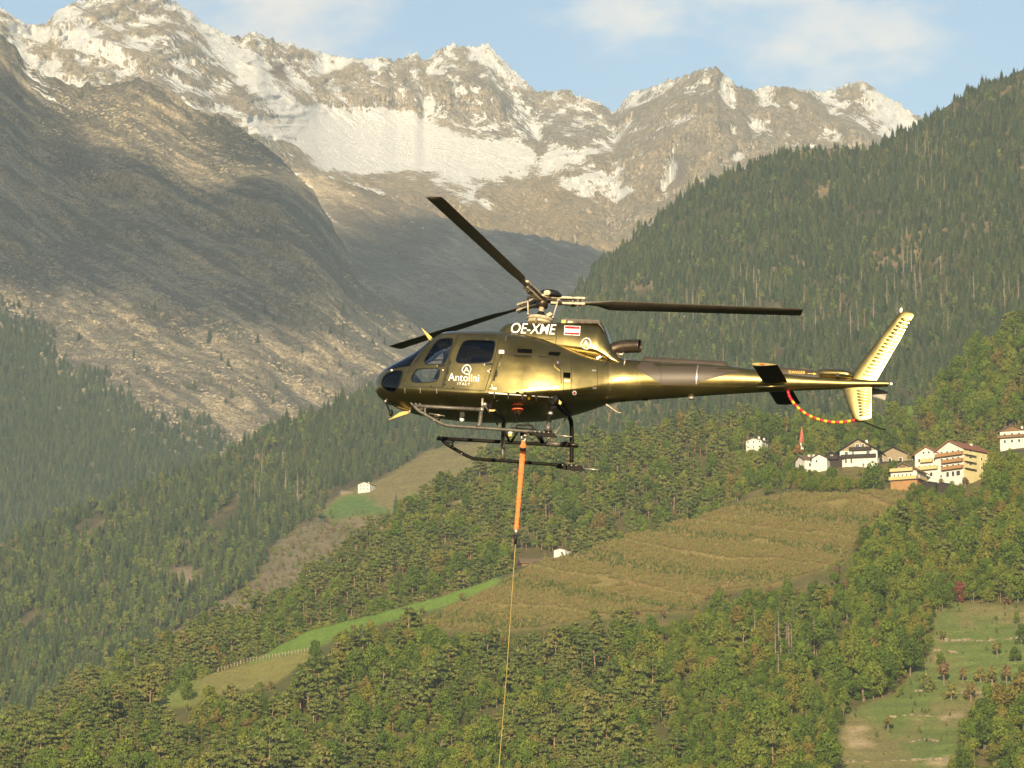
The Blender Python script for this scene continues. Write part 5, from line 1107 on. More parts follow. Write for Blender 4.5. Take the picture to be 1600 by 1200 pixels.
# ---- general solids
def tube(name, pts, r, mat, parent=heli, sides=10, closed=False, r_end=None):
    pts = [Vector(p) for p in pts]; n = len(pts); V, Q = [], []; prev = None
    for i, p in enumerate(pts):
        t = (pts[min(i + 1, n - 1)] - pts[max(i - 1, 0)]).normalized() if not closed else (pts[(i + 1) % n] - pts[i - 1]).normalized()
        a = t.orthogonal().normalized() if prev is None else (prev - t * prev.dot(t)).normalized(); prev = a; b = t.cross(a); rr = r if r_end is None else r + (r_end - r) * i / (n - 1)
        for k in range(sides): w = 2 * math.pi * k / sides; V.append(p + (a * math.cos(w) + b * math.sin(w)) * rr)
    for i in range(n if closed else n - 1):
        for k in range(sides): Q.append((i * sides + k, i * sides + (k + 1) % sides, ((i + 1) % n) * sides + (k + 1) % sides, ((i + 1) % n) * sides + k))
    if not closed: Q += [tuple(range(sides))[::-1], tuple((n - 1) * sides + k for k in range(sides))]
    return hmesh(name, V, Q, mat, parent)
def bend(pts, k=2):
    """Round the corners of a 3-D polyline."""
    pts = [Vector(p) for p in pts]
    for _ in range(k):
        q = [pts[0]]
        for a, b in zip(pts[:-1], pts[1:]): q += [a * .75 + b * .25, a * .25 + b * .75]
        q.append(pts[-1]); pts = q
    return pts
def slab(name, poly, thick, mat, parent=heli, bev=0.0, sm=False):
    """Flat plate: poly = local 3-D points, thickness spread both ways along the plate normal."""
    P = [Vector(p) for p in poly]; n = Vector((0, 0, 0))
    for i in range(len(P)): n += (P[i] - P[0]).cross(P[(i + 1) % len(P)] - P[0])
    n = n.normalized() * thick / 2; k = len(P); V = [p + n for p in P] + [p - n for p in P]
    Q = [tuple(range(k)), tuple(range(2 * k - 1, k - 1, -1))] + [(i, i + k, (i + 1) % k + k, (i + 1) % k) for i in range(k)]
    o = hmesh(name, V, Q, mat, parent, sm)
    bm = bmesh.new(); bm.from_mesh(o.data); bmesh.ops.recalc_face_normals(bm, faces=bm.faces)
    if bev: bmesh.ops.bevel(bm, geom=list(bm.edges), offset=bev, segments=2, affect='EDGES')
    bm.to_mesh(o.data); bm.free(); return o
def box(name, c, size, mat, parent=heli, bev=0.01):
    c = Vector(c); a, b, h = (s / 2 for s in size); return slab(name, [c + Vector((-a, -b, 0)), c + Vector((a, -b, 0)), c + Vector((a, b, 0)), c + Vector((-a, b, 0))], size[2], mat, parent, bev)
def ball(name, c, r, mat, parent=heli, sx=1, sy=1, sz=1):
    bm = bmesh.new(); bmesh.ops.create_uvsphere(bm, u_segments=16, v_segments=10, radius=1); me = bpy.data.meshes.new(name)
    for v in bm.verts: v.co = Vector((v.co.x * r * sx, v.co.y * r * sy, v.co.z * r * sz)) + Vector(c)
    for f in bm.faces: f.smooth = True
    bm.to_mesh(me); bm.free(); me.materials.append(mat); return link(bpy.data.objects.new(name, me), parent)

# ---- cabin inside
fx = lambda px: loc(px, 600).x
zb = loc(720, 634).z
box('cabin_floor', (fx(722), 0, zb - 0.02), (1.5, 1.2, 0.04), M_CABIN); box('rear_bulkhead', (fx(797), 0, zb + 0.62), (0.05, 1.5, 1.4), M_CABIN)
for y in (-0.42, 0.42):
    st = empty('front_seat', (fx(704), y, zb), heli); box('seat_cushion', (0, 0, 0.28), (0.5, 0.48, 0.12), M_CABIN, st, 0.03); slab('seat_back', [(0.18, -0.23, 0.3), (0.18, 0.23, 0.3), (0.36, 0.21, 0.92), (0.36, -0.21, 0.92)], 0.08, M_CABIN, st, 0.02); box('headrest', (0.38, 0, 1.02), (0.07, 0.26, 0.16), M_CABIN, st, 0.02)
box('instrument_panel', (fx(640), 0.2, zb + 0.42), (0.22, 0.75, 0.36), M_BLACK); box('centre_console', (fx(655), 0.1, zb + 0.15), (0.6, 0.22, 0.35), M_BLACK)
bs = box('rear_bench', (fx(770), 0, zb + 0.24), (0.5, 1.35, 0.14), M_CABIN, heli, 0.03); box('bench_back', (fx(787), 0, zb + 0.6), (0.1, 1.35, 0.6), M_CABIN, heli, 0.03)
box('door_pocket', (fx(668), 0.72, zb + 0.22), (0.5, 0.04, 0.4), M_SEAT, heli, 0.01)
tube('door_bar', [loc(662, 563, 0.55), loc(700, 562, 0.6)], 0.014, M_BLACK); tube('door_bar', [loc(676, 564, 0.6), loc(688, 545, 0.55)], 0.012, M_BLACK)
tube('windscreen_post', [p for p in (BODY_BVH.ray_cast(Vector((fx(px_), 0, 2)), Vector((0, 0, -1)))[0] for px_ in np.linspace(612, 678, 14)) if p], 0.03, M_GOLD)
tube('windscreen_edge', [skin_pt(a, b, 0.002, 'body') for a, b in [(641 + (672 - 641) * i / 10, np.interp(641 + (672 - 641) * i / 10, (641, 658, 672), (571.5, 549, 533))) for i in range(11)]], 0.016, M_BLACK)

# ---- exhaust, engine deck grille
ex = [loc(948, 549, -0.05), loc(958, 546.5, -0.05), loc(968, 542.5, -0.05), loc(980, 541, -0.06), loc(1000, 540.5, -0.08)]
exh = tube('exhaust_pipe', bend(ex, 2), 0.135, M_EXH, heli, 22)
exh.modifiers.new('s', 'SOLIDIFY').thickness = 0.006
bm = bmesh.new(); bm.from_mesh(exh.data); fs = [f for f in bm.faces if len(f.verts) > 4]; bmesh.ops.delete(bm, geom=fs, context='FACES_ONLY'); bm.to_mesh(exh.data); bm.free()
last = bend(ex, 2)[-1]; prev = bend(ex, 2)[-2]; dv = (last - prev).normalized()
hmesh('pipe_throat', [last - dv * 0.22 + (Vector((0, 1, 0)) * math.cos(k * 0.2856) + Vector((0, 0, 1)) * math.sin(k * 0.2856)) * 0.128 for k in range(22)], [tuple(range(22))], M_BLACK, exh)
tube('exhaust_collar', [ex[0] - (ex[1] - ex[0]) * 0.4, ex[0] + (ex[1] - ex[0]) * 0.25], 0.16, M_EXH, heli, 22)
tube('drain_pipe', [loc(962, 553, -0.1), loc(972, 554, -0.12), loc(975, 552, -0.1)], 0.03, M_STEEL)
gz = loc(905, 503, -0.2)
ig = slab('intake_grille', [loc(877, 505.5, -0.3), loc(877, 499.5, -0.3), loc(884, 498.2, -0.3), loc(936, 500.5, -0.3), loc(939, 506, -0.3)], 0.05, M_DKBROWN)
slab('grille_top', [loc(877.5, 500.5, -0.29), loc(937, 502, -0.29), loc(937, 502, -0.29) + Vector((0, 0.58, 0)), loc(877.5, 500.5, -0.29) + Vector((0, 0.58, 0))], 0.03, M_DKBROWN, ig)
slab('grille_corner', [loc(877.3, 505, -0.335), loc(877.5, 500.2, -0.335), loc(884.3, 499.5, -0.335), loc(884, 505, -0.335)], 0.01, M_CUT, ig)
for k in range(4): slab('grille_slot', [loc(886.5 + k * 12.5, 504.6, -0.332), loc(888 + k * 12.5, 501.3, -0.332), loc(895 + k * 12.5, 501.6, -0.332), loc(895.5 + k * 12.5, 504.8, -0.332)], 0.008, M_HUBW if k == 0 else M_EXH, ig)
slab('rear_lip', [loc(936, 503, -0.3), loc(944, 516, -0.3), loc(945, 520, -0.3), loc(940, 512, -0.3), loc(934, 506, -0.3)], 0.05, M_DKBROWN, ig)
tube('cowling_strap', [skin_pt(a, b, 0.012) for a, b in ((930, 563), (941, 557), (952, 550))], 0.012, M_STEEL); strip('strap_end', [(932, 561.5), (940, 557)], 0.06, M_WHITE, 0.014)
tube('boom_strut', [loc(945, 572, -0.42), loc(951, 556, -0.38)], 0.012, M_SEAM); tube('boom_strut', [loc(975, 572, -0.3), loc(977, 560, -0.3)], 0.018, M_STEEL)

# ---- tail boom covers, stabiliser, fins, tail rotor
def ridge_cover(name, x0, x1, t0, t1, b0, b1, w, mat):
    V, Q = [], []
    for f in np.linspace(0, 1, 20):
        px = x0 + (x1 - x0) * f; a = loc(px, t0 + (t1 - t0) * f); b = loc(px, b0 + (b1 - b0) * f); h = a.z - b.z
        e = min(1, f * 20, (1 - f) * 20) ** 0.5 if 0 < f < 1 else 0.0
        for k in range(9): w_ = math.pi * k / 8; V.append((b.x, -w * math.cos(w_) , b.z + h * max(e, 0.02) * math.sin(w_) ** 0.7))
    for i in range(19): Q += [(i * 9 + k, i * 9 + k + 1, (i + 1) * 9 + k + 1, (i + 1) * 9 + k) for k in range(8)]
    return hmesh(name, V, Q, mat)
ridge_cover('drive_shaft_cover', 1000, 1140, 557.5, 565.5, 569, 575, 0.13, M_DKBROWN)
cover2 = ridge_cover('drive_shaft_cover', 1212, 1283, 573, 580.5, 588, 593, 0.12, M_DKBROWN); cover2['label'] = 'dark cover lettered in yellow'
def on_cover(X, Y): return loc(X, Y, -0.128)
text_on('warning_lettering', 'DANGER', 1232, 583.2, 4.4, M_YEL, 0, 0.012, 1.05, (0.9985, 0.045), cover2, surf=on_cover)
hmesh('warning_arrow', [on_cover(*p) for p in ((1262, 583.1), (1271, 583.6), (1271, 584.4), (1262, 583.9))], [(0, 1, 2, 3)], M_YEL, cover2); hmesh('warning_arrow', [on_cover(*p) for p in ((1271, 582), (1276, 584.3), (1271, 586))], [(0, 1, 2)], M_YEL, cover2)
GB = [(1277, 581, 584, 588, .06, 2.2, 2.2), (1280, 577, 584, 591, .10, 2.4, 2.2), (1290, 576.5, 585, 592, .13, 2.4, 2.2), (1312, 577, 585.5, 593, .14, 2.2, 2.2), (1326, 579, 586.5, 594, .13, 2.2, 2.2), (1335, 584, 589, 594, .06, 2.0, 2.0)]
gv, gq = loft(GB, 24, 24); gb = hmesh('gearbox_fairing', gv, gq, M_GOLD)
ball('fairing_port', loc(1308.5, 586, -0.14), 0.045, M_SEAM, gb, 1, .25, 1)
def wing(name, secs, mat, n=14, parent=heli):
    """Aerofoil loft: secs = [(leading edge, trailing edge, thickness vector)]."""
    V, Q = [], []; prof = [(0, 0)] + [(f, 1) for f in ()]
    us = [0.5 - 0.5 * math.cos(math.pi * k / (n - 1)) for k in range(n)]; th = lambda u: 5 * (0.2969 * u ** .5 - 0.126 * u - 0.3516 * u * u + 0.2843 * u ** 3 - 0.1036 * u ** 4)
    loop = [(u, th(u)) for u in us] + [(u, -th(u)) for u in us[-2:0:-1]]; m = len(loop)
    for le, te, tv in secs:
        le, te, tv = Vector(le), Vector(te), Vector(tv)
        for u, t in loop: V.append(le + (te - le) * u + tv * t)
    for i in range(len(secs) - 1): Q += [(i * m + k, i * m + (k + 1) % m, (i + 1) * m + (k + 1) % m, (i + 1) * m + k) for k in range(m)]
    Q += [tuple(range(m)), tuple((len(secs) - 1) * m + k for k in range(m))[::-1]]; o = hmesh(name, V, Q, mat, parent)
    bm = bmesh.new(); bm.from_mesh(o.data); bmesh.ops.recalc_face_normals(bm, faces=bm.faces); bm.to_mesh(o.data); bm.free(); o.modifiers.new('e', 'EDGE_SPLIT').split_angle = math.radians(50); return o
rl, rt = loc(1194, 600, 0), loc(1233, 600.5, 0)
for sgn, nm in ((-1, 'port'), (1, 'starboard')):
    o = wing('stabiliser', [(rl + Vector((0, sgn * y, 0)), rt + Vector((0, sgn * y, 0)), (0, 0, -0.085 if y < 1.2 else -0.07)) for y in (0.1, 0.6, 1.22, 1.27)], M_BLACK)
    o['label'] = 'near half of the black tailplane' if sgn < 0 else 'far half of the black tailplane'
    wing('tip_cap', [(rl + Vector((-0.01, sgn * 1.262, 0.004)), rt + Vector((0.01, sgn * 1.262, 0)), (0, 0, -0.075)), (rl + Vector((-0.01, sgn * 1.28, 0.004)), rt + Vector((0.01, sgn * 1.28, 0)), (0, 0, -0.06))], M_GOLD, 12, o)
    ball('navigation_light', rl.lerp(rt, 0.42) + Vector((0, sgn * 1.292, 0)), 0.03, M_WHITE if sgn > 0 else M_REDO, o, 1.6, .6, .6)
tube('stabiliser_collar', [loc(1182, 605, -0.25), loc(1225, 603, -0.2)], 0.03, M_GOLD)
uf = wing('upper_fin', [(loc(*a), loc(*b), (0, t, 0)) for a, b, t in (((1326, 592), (1368, 597), .085), ((1345, 566), (1383, 571), .075), ((1372, 531), (1404, 535), .065), ((1396, 500), (1421, 504), .055), ((1405, 489), (1428, 493), .05), ((1410, 486.5), (1426, 489.5), .03))], M_GOLD, 18)
lf = wing('lower_fin', [(loc(*a), loc(*b), (0, t, 0)) for a, b, t in (((1315, 603), (1362, 603), .075), ((1322, 625), (1362, 628), .065), ((1333, 654), (1361, 653), .05), ((1340, 658), (1355, 656), .02))], M_GOLD, 18)
def corrugation(fin, a0, a1, b0, b1, n, r):
    for k in range(n):
        f = (k + 0.5) / n; p = Vector((a0[0] + (a1[0] - a0[0]) * f, a0[1] + (a1[1] - a0[1]) * f)); q = Vector((b0[0] + (b1[0] - b0[0]) * f, b0[1] + (b1[1] - b0[1]) * f))
        for sy in (-1,):
            tube('fin_rib', bend([loc(p.x, p.y, sy * -0.03), loc(p.x + (q.x - p.x) * .12, p.y + (q.y - p.y) * .12, sy * 0.011), loc(p.x + (q.x - p.x) * .7, p.y + (q.y - p.y) * .7, sy * -0.006), loc(q.x, q.y, sy * -0.022)], 1), r, M_GOLD, fin, 12)
corrugation(uf, (1342, 588), (1410, 496), (1367, 592), (1424, 500), 17, 0.036)
corrugation(lf, (1336, 609), (1343, 652), (1360, 608), (1359, 650), 9, 0.034)
ball('fin_light', loc(1408, 485, 0), 0.045, M_WHITE, uf, .7, .7, 1.3); ball('tail_light', loc(1392.5, 600, 0), 0.03, M_WHITE)
trc = loc(1312, 590, 0) + Vector((0, 0.38, 0)); tube('tail_rotor_shaft', [trc - Vector((0, 0.38, 0)), trc + Vector((0, 0.06, 0))], 0.05, M_DTUBE)
ta = math.radians(-13)
for s_ in (1, -1):
    dr = Vector((math.cos(ta), 0, math.sin(ta))) * s_; ch = Vector((-math.sin(ta), 0, math.cos(ta))) * 0.0925
    wing('tail_rotor_blade', [(trc + dr * r_ + ch * k_, trc + dr * r_ - ch * k_, (0, t_, 0)) for r_, k_, t_ in ((0.08, .35, .05), (0.25, .9, .035), (0.3, 1, .03), (0.92, 1, .025), (0.93, .9, .01))], M_BLADE)
# tail guard: striped tube, then the bare rod
gp = bend([loc(1231, 611), loc(1234, 622), loc(1246, 637), loc(1264, 650), loc(1288, 658.5), loc(1314, 660.5), loc(1336, 656.5)], 3)
ln = [0.0]
for a, b in zip(gp[:-1], gp[1:]): ln.append(ln[-1] + (b - a).length)
NS = 21; guard = empty('tail_guard', gp[0], heli); 
def along(s): 
    i = max(0, min(len(gp) - 2, int(np.searchsorted(ln, s)) - 1)); f = (s - ln[i]) / max(ln[i + 1] - ln[i], 1e-6); return gp[i].lerp(gp[i + 1], f) - gp[0]
for k in range(NS):
    s0, s1 = ln[-1] * k / NS, ln[-1] * (k + 1) / NS; tube('guard_stripe', [along(s0), along((s0 + s1) / 2), along(s1)], 0.03, M_REDP if k % 2 == 0 or k == NS - 1 or k < 2 else M_YEL, guard, 10)
tube('guard_rod', [p - gp[0] for p in bend([loc(1334, 656.5), loc(1341, 659), loc(1346, 657.5), loc(1352, 660), loc(1375, 670), loc(1384, 671)], 2)], 0.016, M_DTUBE, guard)
tube('tail_antenna', [loc(1076, 622), loc(1084, 621.5)], 0.035, M_STEEL); tube('whip_antenna', [loc(1081, 622), loc(1098, 654)], 0.008, M_SEAM)
tube('belly_antenna', bend([loc(947, 632, -0.1), loc(953, 636, -0.1), loc(966, 645, -0.1), loc(971, 645, -0.1)], 1), 0.018, M_HUBW, heli, 8, False, 0.006)
for a in (973, 1008): strip('drain_fairing', [(a - 4, 625.5 - (a - 973) * .05), (a + 4, 625 - (a - 973) * .05)], 0.03, M_SEAM, 0.02, heli, 'body')

# ---- landing gear
SK = 1.085
def gear(y, m_main, far_):
    near_ = y < 0; dx, dy = (0, 0) if near_ else (43, 52)
    L = lambda a, b, yy=y: loc(a + dx, b + dy, yy)
    sk = tube('skid', bend([L(646, 633), L(653, 641), L(662, 646.5), L(690, 662.5), L(703, 665.5), L(752, 668.5), L(830, 674.5), L(846, 676)], 2), 0.036, m_main); sk['label'] = 'near grey skid tube' if near_ else 'far black skid tube'
    tube('step_bar', [L(645, 634), L(670, 635.5), L(752, 640)] if near_ else [L(640, 633), L(680, 635), L(860, 645)], 0.038, m_main)
    tube('toe_brace', bend([L(668, 636), L(664, 638), L(664, 645), L(666, 648)], 1), 0.022, m_main); tube('toe_brace', [L(652, 639), L(662, 639.5)], 0.016, m_main)
    for k in range(3): slab('toe_cleat', [L(641 + k * 7, 629 + k * .7), L(644 + k * 7, 629.5 + k * .7), L(647 + k * 5, 634), L(644 + k * 5, 634)], 0.02, m_main)
    for a, b in ((660.5, 645.3), (664.5, 647.5), (678, 657)): ball('skid_bolt', L(a, b, y - 0.04), 0.016, M_STEEL, sk)
    paw = slab('skid_plate', [L(824, 674, y - .11), L(862, 675.5, y - .11), L(870, 684, y - .11), L(840, 682, y - .11), L(826, 677, y - .11)], 0.02, M_DTUBE); slab('plate_top', [L(824, 674.5, y - .11), L(866, 678, y - .11), L(866, 678, y - .11) + Vector((0, .22, 0)), L(824, 674.5, y - .11) + Vector((0, .22, 0))], 0.02, M_DTUBE, paw)
    for k in range(4): ball('plate_bolt', L(836 + k * 7, 674.5 + k * .4, y - .12), 0.018, M_STEEL, paw)
    tube('skid_spring', [L(866, 679.5), L(880, 681), L(893, 682.5)], 0.014, M_STEEL)
    return sk
gear(-SK, M_TUBE, False); gear(SK, M_DTUBE, True)
# front cross tube (legs both sides)
fl = [loc(749, 668, -SK), loc(751, 651, -SK + .02), loc(752, 641, -SK + .05), loc(757, 632, -SK + .18), loc(770, 640, -.5), loc(788, 656, 0.45), loc(786, 668, SK - .25), loc(786, 682, SK - .04), loc(785.5, 717, SK)]
tube('front_cross_tube', bend(fl[:6], 1) + bend(fl[5:], 1)[1:], 0.042, M_TUBE)
tube('leg_shoe', [loc(747, 668, -SK), loc(750, 658, -SK + .01)], 0.06, M_TUBE, heli, 10, False, 0.03)
for a, b, yy in ((752, 640, -1.05), (757, 632, -.93), (785.5, 694, SK)): ball('leg_clamp', loc(a, b, yy), 0.06, M_STEEL, heli, 1, .8, .8)
tube('leg_clamp_pin', [loc(754, 623, -.97), loc(753.5, 634, -1.02)], 0.022, M_HUBW)
tube('gear_strut', [loc(758, 634, -.95), loc(778, 664, -.35)], 0.016, M_TUBE); slab('strut_fin', [loc(764, 640, -.95), loc(775, 640.5, -.95), loc(772, 643, -.95), loc(765, 643, -.95)], 0.02, M_CUT)
tube('step_bracket', [loc(768, 628, -.9), loc(765, 640, -.95)], 0.03, M_DTUBE)
rl_ = [loc(857, 672, -SK), loc(858, 655, -SK + .05), loc(861, 643, -SK + .14), loc(866, 628, -.86), loc(878, 640, -.3), loc(887, 648, 0.5), loc(892, 656, SK - .3), loc(893.5, 668, SK - .06), loc(893, 722, SK)]
tube('rear_cross_tube', bend(rl_[:5], 1) + bend(rl_[4:], 2)[1:], 0.045, M_DTUBE)
tube('leg_shoe', [loc(856, 674, -SK), loc(858, 660, -SK + .02)], 0.085, M_TUBE, heli, 10, False, 0.035)
for a, b, yy in ((860, 646, -1.0), (863, 630, -.95), (866, 637, -.92)): ball('leg_clamp', loc(a, b, yy), 0.055, M_DTUBE if b < 640 else M_STEEL, heli, 1, .8, .8)
ball('damper_knob', loc(868, 624, -.9), 0.09, M_DTUBE, heli, .8, .6, 1); slab('cable_bracket', [loc(874, 625, -.9), loc(878, 629, -.9), loc(876, 633, -.9), loc(873, 631, -.9)], 0.03, M_CUT)
tube('gear_strut', [loc(868, 676, -SK + .1), loc(886, 651, 0.2)], 0.016, M_STEEL); tube('gear_strut', [loc(851, 694, 0.9), loc(858, 684, 0.4)], 0.02, M_STEEL)
tube('float_bottle', [loc(850, 693, 1.0), loc(882, 694.5, 1.0)], 0.05, M_TUBE); tube('bottle_cap', [loc(881, 694, 1.0), loc(888, 694.5, 1.0)], 0.062, M_BLACK); tube('bottle_valve', [loc(888, 694.5, 1.0), loc(902, 695.5, 1.0)], 0.035, M_EXH)
# ---- cargo swing under the belly, pull handle, lights, wire cutters, mirror
sw = empty('cargo_swing', loc(817, 672, 0), heli); o0 = loc(817, 672, 0)
def rel(pts): return [p - o0 for p in pts]
for a, b, ya, c, d, yb in ((785, 668, -.2, 796, 690, .1), (808, 676, -.2, 799, 690, .1), (836, 676, -.1, 847, 692, .2), (843, 676, -.1, 849, 692, .2)): tube('swing_arm', rel([loc(a, b, ya), loc(c, d, yb)]), 0.026, M_DTUBE, sw)
slab('swing_beam', rel([loc(799, 668, -.25), loc(838, 671, -.25), loc(846, 676, -.25), loc(800, 674, -.25)]), 0.06, M_DTUBE, sw)
tube('hose_loop', rel(bend([loc(804, 670, -.4), loc(808, 663.5, -.4), loc(818, 665, -.4), loc(824, 662.5, -.4), loc(832, 666, -.4), loc(836, 673, -.4)], 2)), 0.022, M_BLACK, sw)
box('load_cell', loc(798, 675, -.5) - o0, (0.07, 0.06, 0.09), M_WHITE, sw); box('load_cell_base', loc(797.5, 680, -.5) - o0, (0.07, 0.06, 0.06), M_YEL, sw)
for a in (803, 807, 811): ball('swing_bolt', loc(a, 672, -.5) - o0, 0.02, M_STEEL, sw)
hk = tube('cargo_hook', rel([loc(818, 674, 0), loc(818, 680, 0)]), 0.07, M_DTUBE, sw, 12); box('hook_jaw', loc(821, 679, -.08) - o0, (0.06, 0.05, 0.07), M_HUBW, sw)
tube('hook_ring', rel([loc(818 + 3 * math.cos(t), 684.5 + 4.5 * math.sin(t), 0) for t in np.linspace(0, 6.0, 16)]), 0.018, M_STEEL, sw)
hd = tube('release_handle', [skin_pt(809 + 8.2 * math.copysign(abs(math.cos(t)) ** .5, math.cos(t)), 637.2 + 2.4 * math.copysign(abs(math.sin(t)) ** .8, math.sin(t)), 0.05, 'body') for t in np.linspace(0, 2 * math.pi, 25)[:-1]], 0.013, M_REDO, heli, 8, True)
for a, b in (((804, 641), (807, 650)), ((810, 640), (809, 649)), ((814, 641), (809, 650)), ((807, 651), (807.5, 661))): tube('handle_cable', [skin_pt(*a, 0.03, 'body'), skin_pt(b[0], min(b[1], 657), 0.03, 'body')], 0.010, M_STEEL, hd, 6)
ball('landing_light', loc(722, 655, -.1), 0.06, M_WHITE, heli, .8, 1, 1); slab('light_bracket', [loc(719, 643, -.2), loc(726, 643, -.2), loc(726, 652, -.2), loc(719, 652, -.2)], 0.04, M_SEAM)
box('belly_camera', loc(683, 652, -.1), (0.12, 0.1, 0.12), M_SEAM); tube('belly_aerial', [loc(670, 646, -.3), loc(695, 650, -.3)], 0.01, M_STEEL)
slab('lower_wire_cutter', [loc(606, 657, 0), loc(625, 644.5, 0), loc(640, 641.5, 0), loc(638.5, 646.5, 0)], 0.03, M_CUT); tube('cutter_arm', [loc(618, 633.5, -.05), loc(640, 640.5, -.05)], 0.03, M_CUT)
tube('cutter_arm', [loc(641.5, 639.5, -.05), loc(638.5, 646, -.05)], 0.02, M_HUBW)
slab('upper_wire_cutter', [loc(658, 511.5, 0), loc(675.5, 527.5, 0), loc(673, 531, 0), loc(670.5, 531.5, 0)], 0.03, M_CUT)
mr = tube('mirror_arm', bend([loc(602, 627, -.1), loc(604, 632, -.1), loc(607, 638, -.1), loc(609, 643, -.1)], 1), 0.018, M_DTUBE); ball('mirror', loc(611, 645.5, -.1), 0.075, M_BLACK, heli, .6, .9, 1); tube('mirror_arm', [loc(604, 631, -.1), loc(620, 635, -.1)], 0.012, M_DTUBE)
ball('mirror_bracket', loc(602.5, 627, -.15), 0.03, M_STEEL)
disc('nose_light', 612.5, 579, 1.6, M_WHITE, 0.01)

# ---- main rotor: three blades, star hub, sleeves, swash plate, mast
A3 = Vector((407.3, 28.5, -35.3)) / 409.8; B3 = Vector((38.1, -388.0, 125.9)) / 409.8                # disc axes seen from the camera: right, away, up
cam2w = lambda v: Vector(RGT) * v.x + Vector(FWD) * v.y + Vector(UPV) * v.z
Rl = HELI_R.to_3x3().inverted(); dA = (Rl @ cam2w(A3)).normalized(); dB = Rl @ cam2w(B3); dB = (dB - dA * dB.dot(dA)).normalized(); dN = dA.cross(dB); dN = dN if dN.z > 0 else -dN
rot = empty('main_rotor', (0, 0, 0), heli); CONE = math.radians(3.0)
for k, az in enumerate((0, 2 * math.pi / 3, 4 * math.pi / 3)):
    e = dA * math.cos(az) + dB * math.sin(az); c = dN.cross(e).normalized(); s_ = (e * math.cos(CONE) + dN * math.sin(CONE)).normalized(); n_ = s_.cross(c).normalized(); n_ = n_ if n_.dot(dN) > 0 else -n_
    lead = -c; R_ = 5.345
    secs = []
    for r_, ch, th_, tw in ((0.78, .13, .09, 16), (0.95, .13, .07, 16), (1.15, .18, .055, 15.5), (1.38, .34, .045, 15), (1.5, .355, .042, 14.5), (2.5, .355, .042, 11.5), (4.0, .355, .04, 8), (5.2, .355, .038, 5), (5.33, .34, .034, 5), (R_, .30, .015, 5)):
        a = math.radians(tw); cd = (lead * math.cos(a) + n_ * math.sin(a)); nd = (n_ * math.cos(a) - lead * math.sin(a))
        secs.append((s_ * r_ + cd * ch * .28, s_ * r_ - cd * ch * .72, nd * th_))
    bl = wing('rotor_blade', secs, M_BLADE, 16, rot); bl['label'] = ('blade reaching back over the tail', 'blade raised up to the left', 'blade reaching over the nose')[k]
    for zz in (0.075, -0.045):
        slab('blade_sleeve', [s_ * .16 + c * .05 + n_ * zz, s_ * .86 + c * .06 + n_ * zz, s_ * .86 - c * .06 + n_ * zz, s_ * .16 - c * .05 + n_ * zz], 0.045, M_HUBW, rot, 0.008)
    slab('star_arm', [s_ * .05 + c * .11, s_ * .5 + c * .045, s_ * .72 + c * .04, s_ * .72 - c * .04, s_ * .5 - c * .045, s_ * .05 - c * .11], 0.03, M_EXH, rot)
    tube('damper', [s_ * .62 - n_ * .09, s_ * .62 + n_ * .11], 0.055, M_EXH, rot, 12)
    for q in (.72, .82): tube('sleeve_bolt', [s_ * q - n_ * .1, s_ * q + n_ * .12], 0.024, M_STEEL, rot, 8)
    ang2 = math.atan2(lead.y, lead.x); hp = s_ * .30 + lead * .20; lowp = Vector((hp.x * .82, hp.y * .82, -0.36))
    slab('pitch_horn', [s_ * .30 + lead * .05 - n_ * .05, s_ * .40 + lead * .05 - n_ * .05, hp + s_ * .03 - n_ * .03, hp - s_ * .03 - n_ * .03], 0.035, M_HUBW, rot); tube('pitch_rod', [hp - n_ * .03, lowp], 0.017, M_HUBW, rot); ball('rod_end', lowp, 0.035, M_STEEL, rot)
tube('hub_body', [Vector((0, 0, -.14)), Vector((0, 0, .05))], 0.12, M_EXH, rot, 20); tube('hub_plate', [dN * .05, dN * .09], 0.17, M_HUBW, rot, 20)
V, Q = [], []
for i, (r_, z_) in enumerate(((0.0, .26), (.10, .255), (.2, .22), (.26, .16), (.27, .10), (.22, .09))):
    for k in range(24): V.append(Vector((.11, 0.1, 0)) + dN * z_ + dA * r_ * math.cos(k * .2618) + dB * r_ * math.sin(k * .2618))
Q = [(i * 24 + k, i * 24 + (k + 1) % 24, (i + 1) * 24 + (k + 1) % 24, (i + 1) * 24 + k) for i in range(5) for k in range(24)]; hmesh('vibration_damper_bowl', V, Q, M_BLACK, rot)
box('hub_block', Vector((.12, -.16, .12)), (.13, .10, .10), M_HUBW, rot, 0.02)
tube('mast', [Vector((0, 0, -.75)), Vector((0, 0, -.08))], 0.055, M_HUBW, rot, 16); tube('mast_boot', [Vector((0, 0, -.40)), Vector((0, 0, -.24))], 0.13, M_BLACK, rot, 18, False, .06)
tube('swash_plate', [Vector((0, 0, -.43)), Vector((0, 0, -.38))], 0.27, M_HUBW, rot, 26); tube('swash_plate', [Vector((0, 0, -.50)), Vector((0, 0, -.45))], 0.25, M_HUBW, rot, 26); tube('swash_bearing', [Vector((0, 0, -.6)), Vector((0, 0, -.36))], 0.14, M_EXH, rot, 20)
for w in (0.5, 2.6, 4.7): tube('servo_rod', [Vector((math.cos(w) * .25, math.sin(w) * .25, -.46)), Vector((math.cos(w) * .27, math.sin(w) * .27, -.72))], 0.022, M_STEEL, rot)
slab('scissor_link', [Vector((.2, -.15, -.40)), Vector((.3, -.15, -.33)), Vector((.24, -.15, -.28)), Vector((.16, -.15, -.34))], 0.05, M_HUBW, rot)

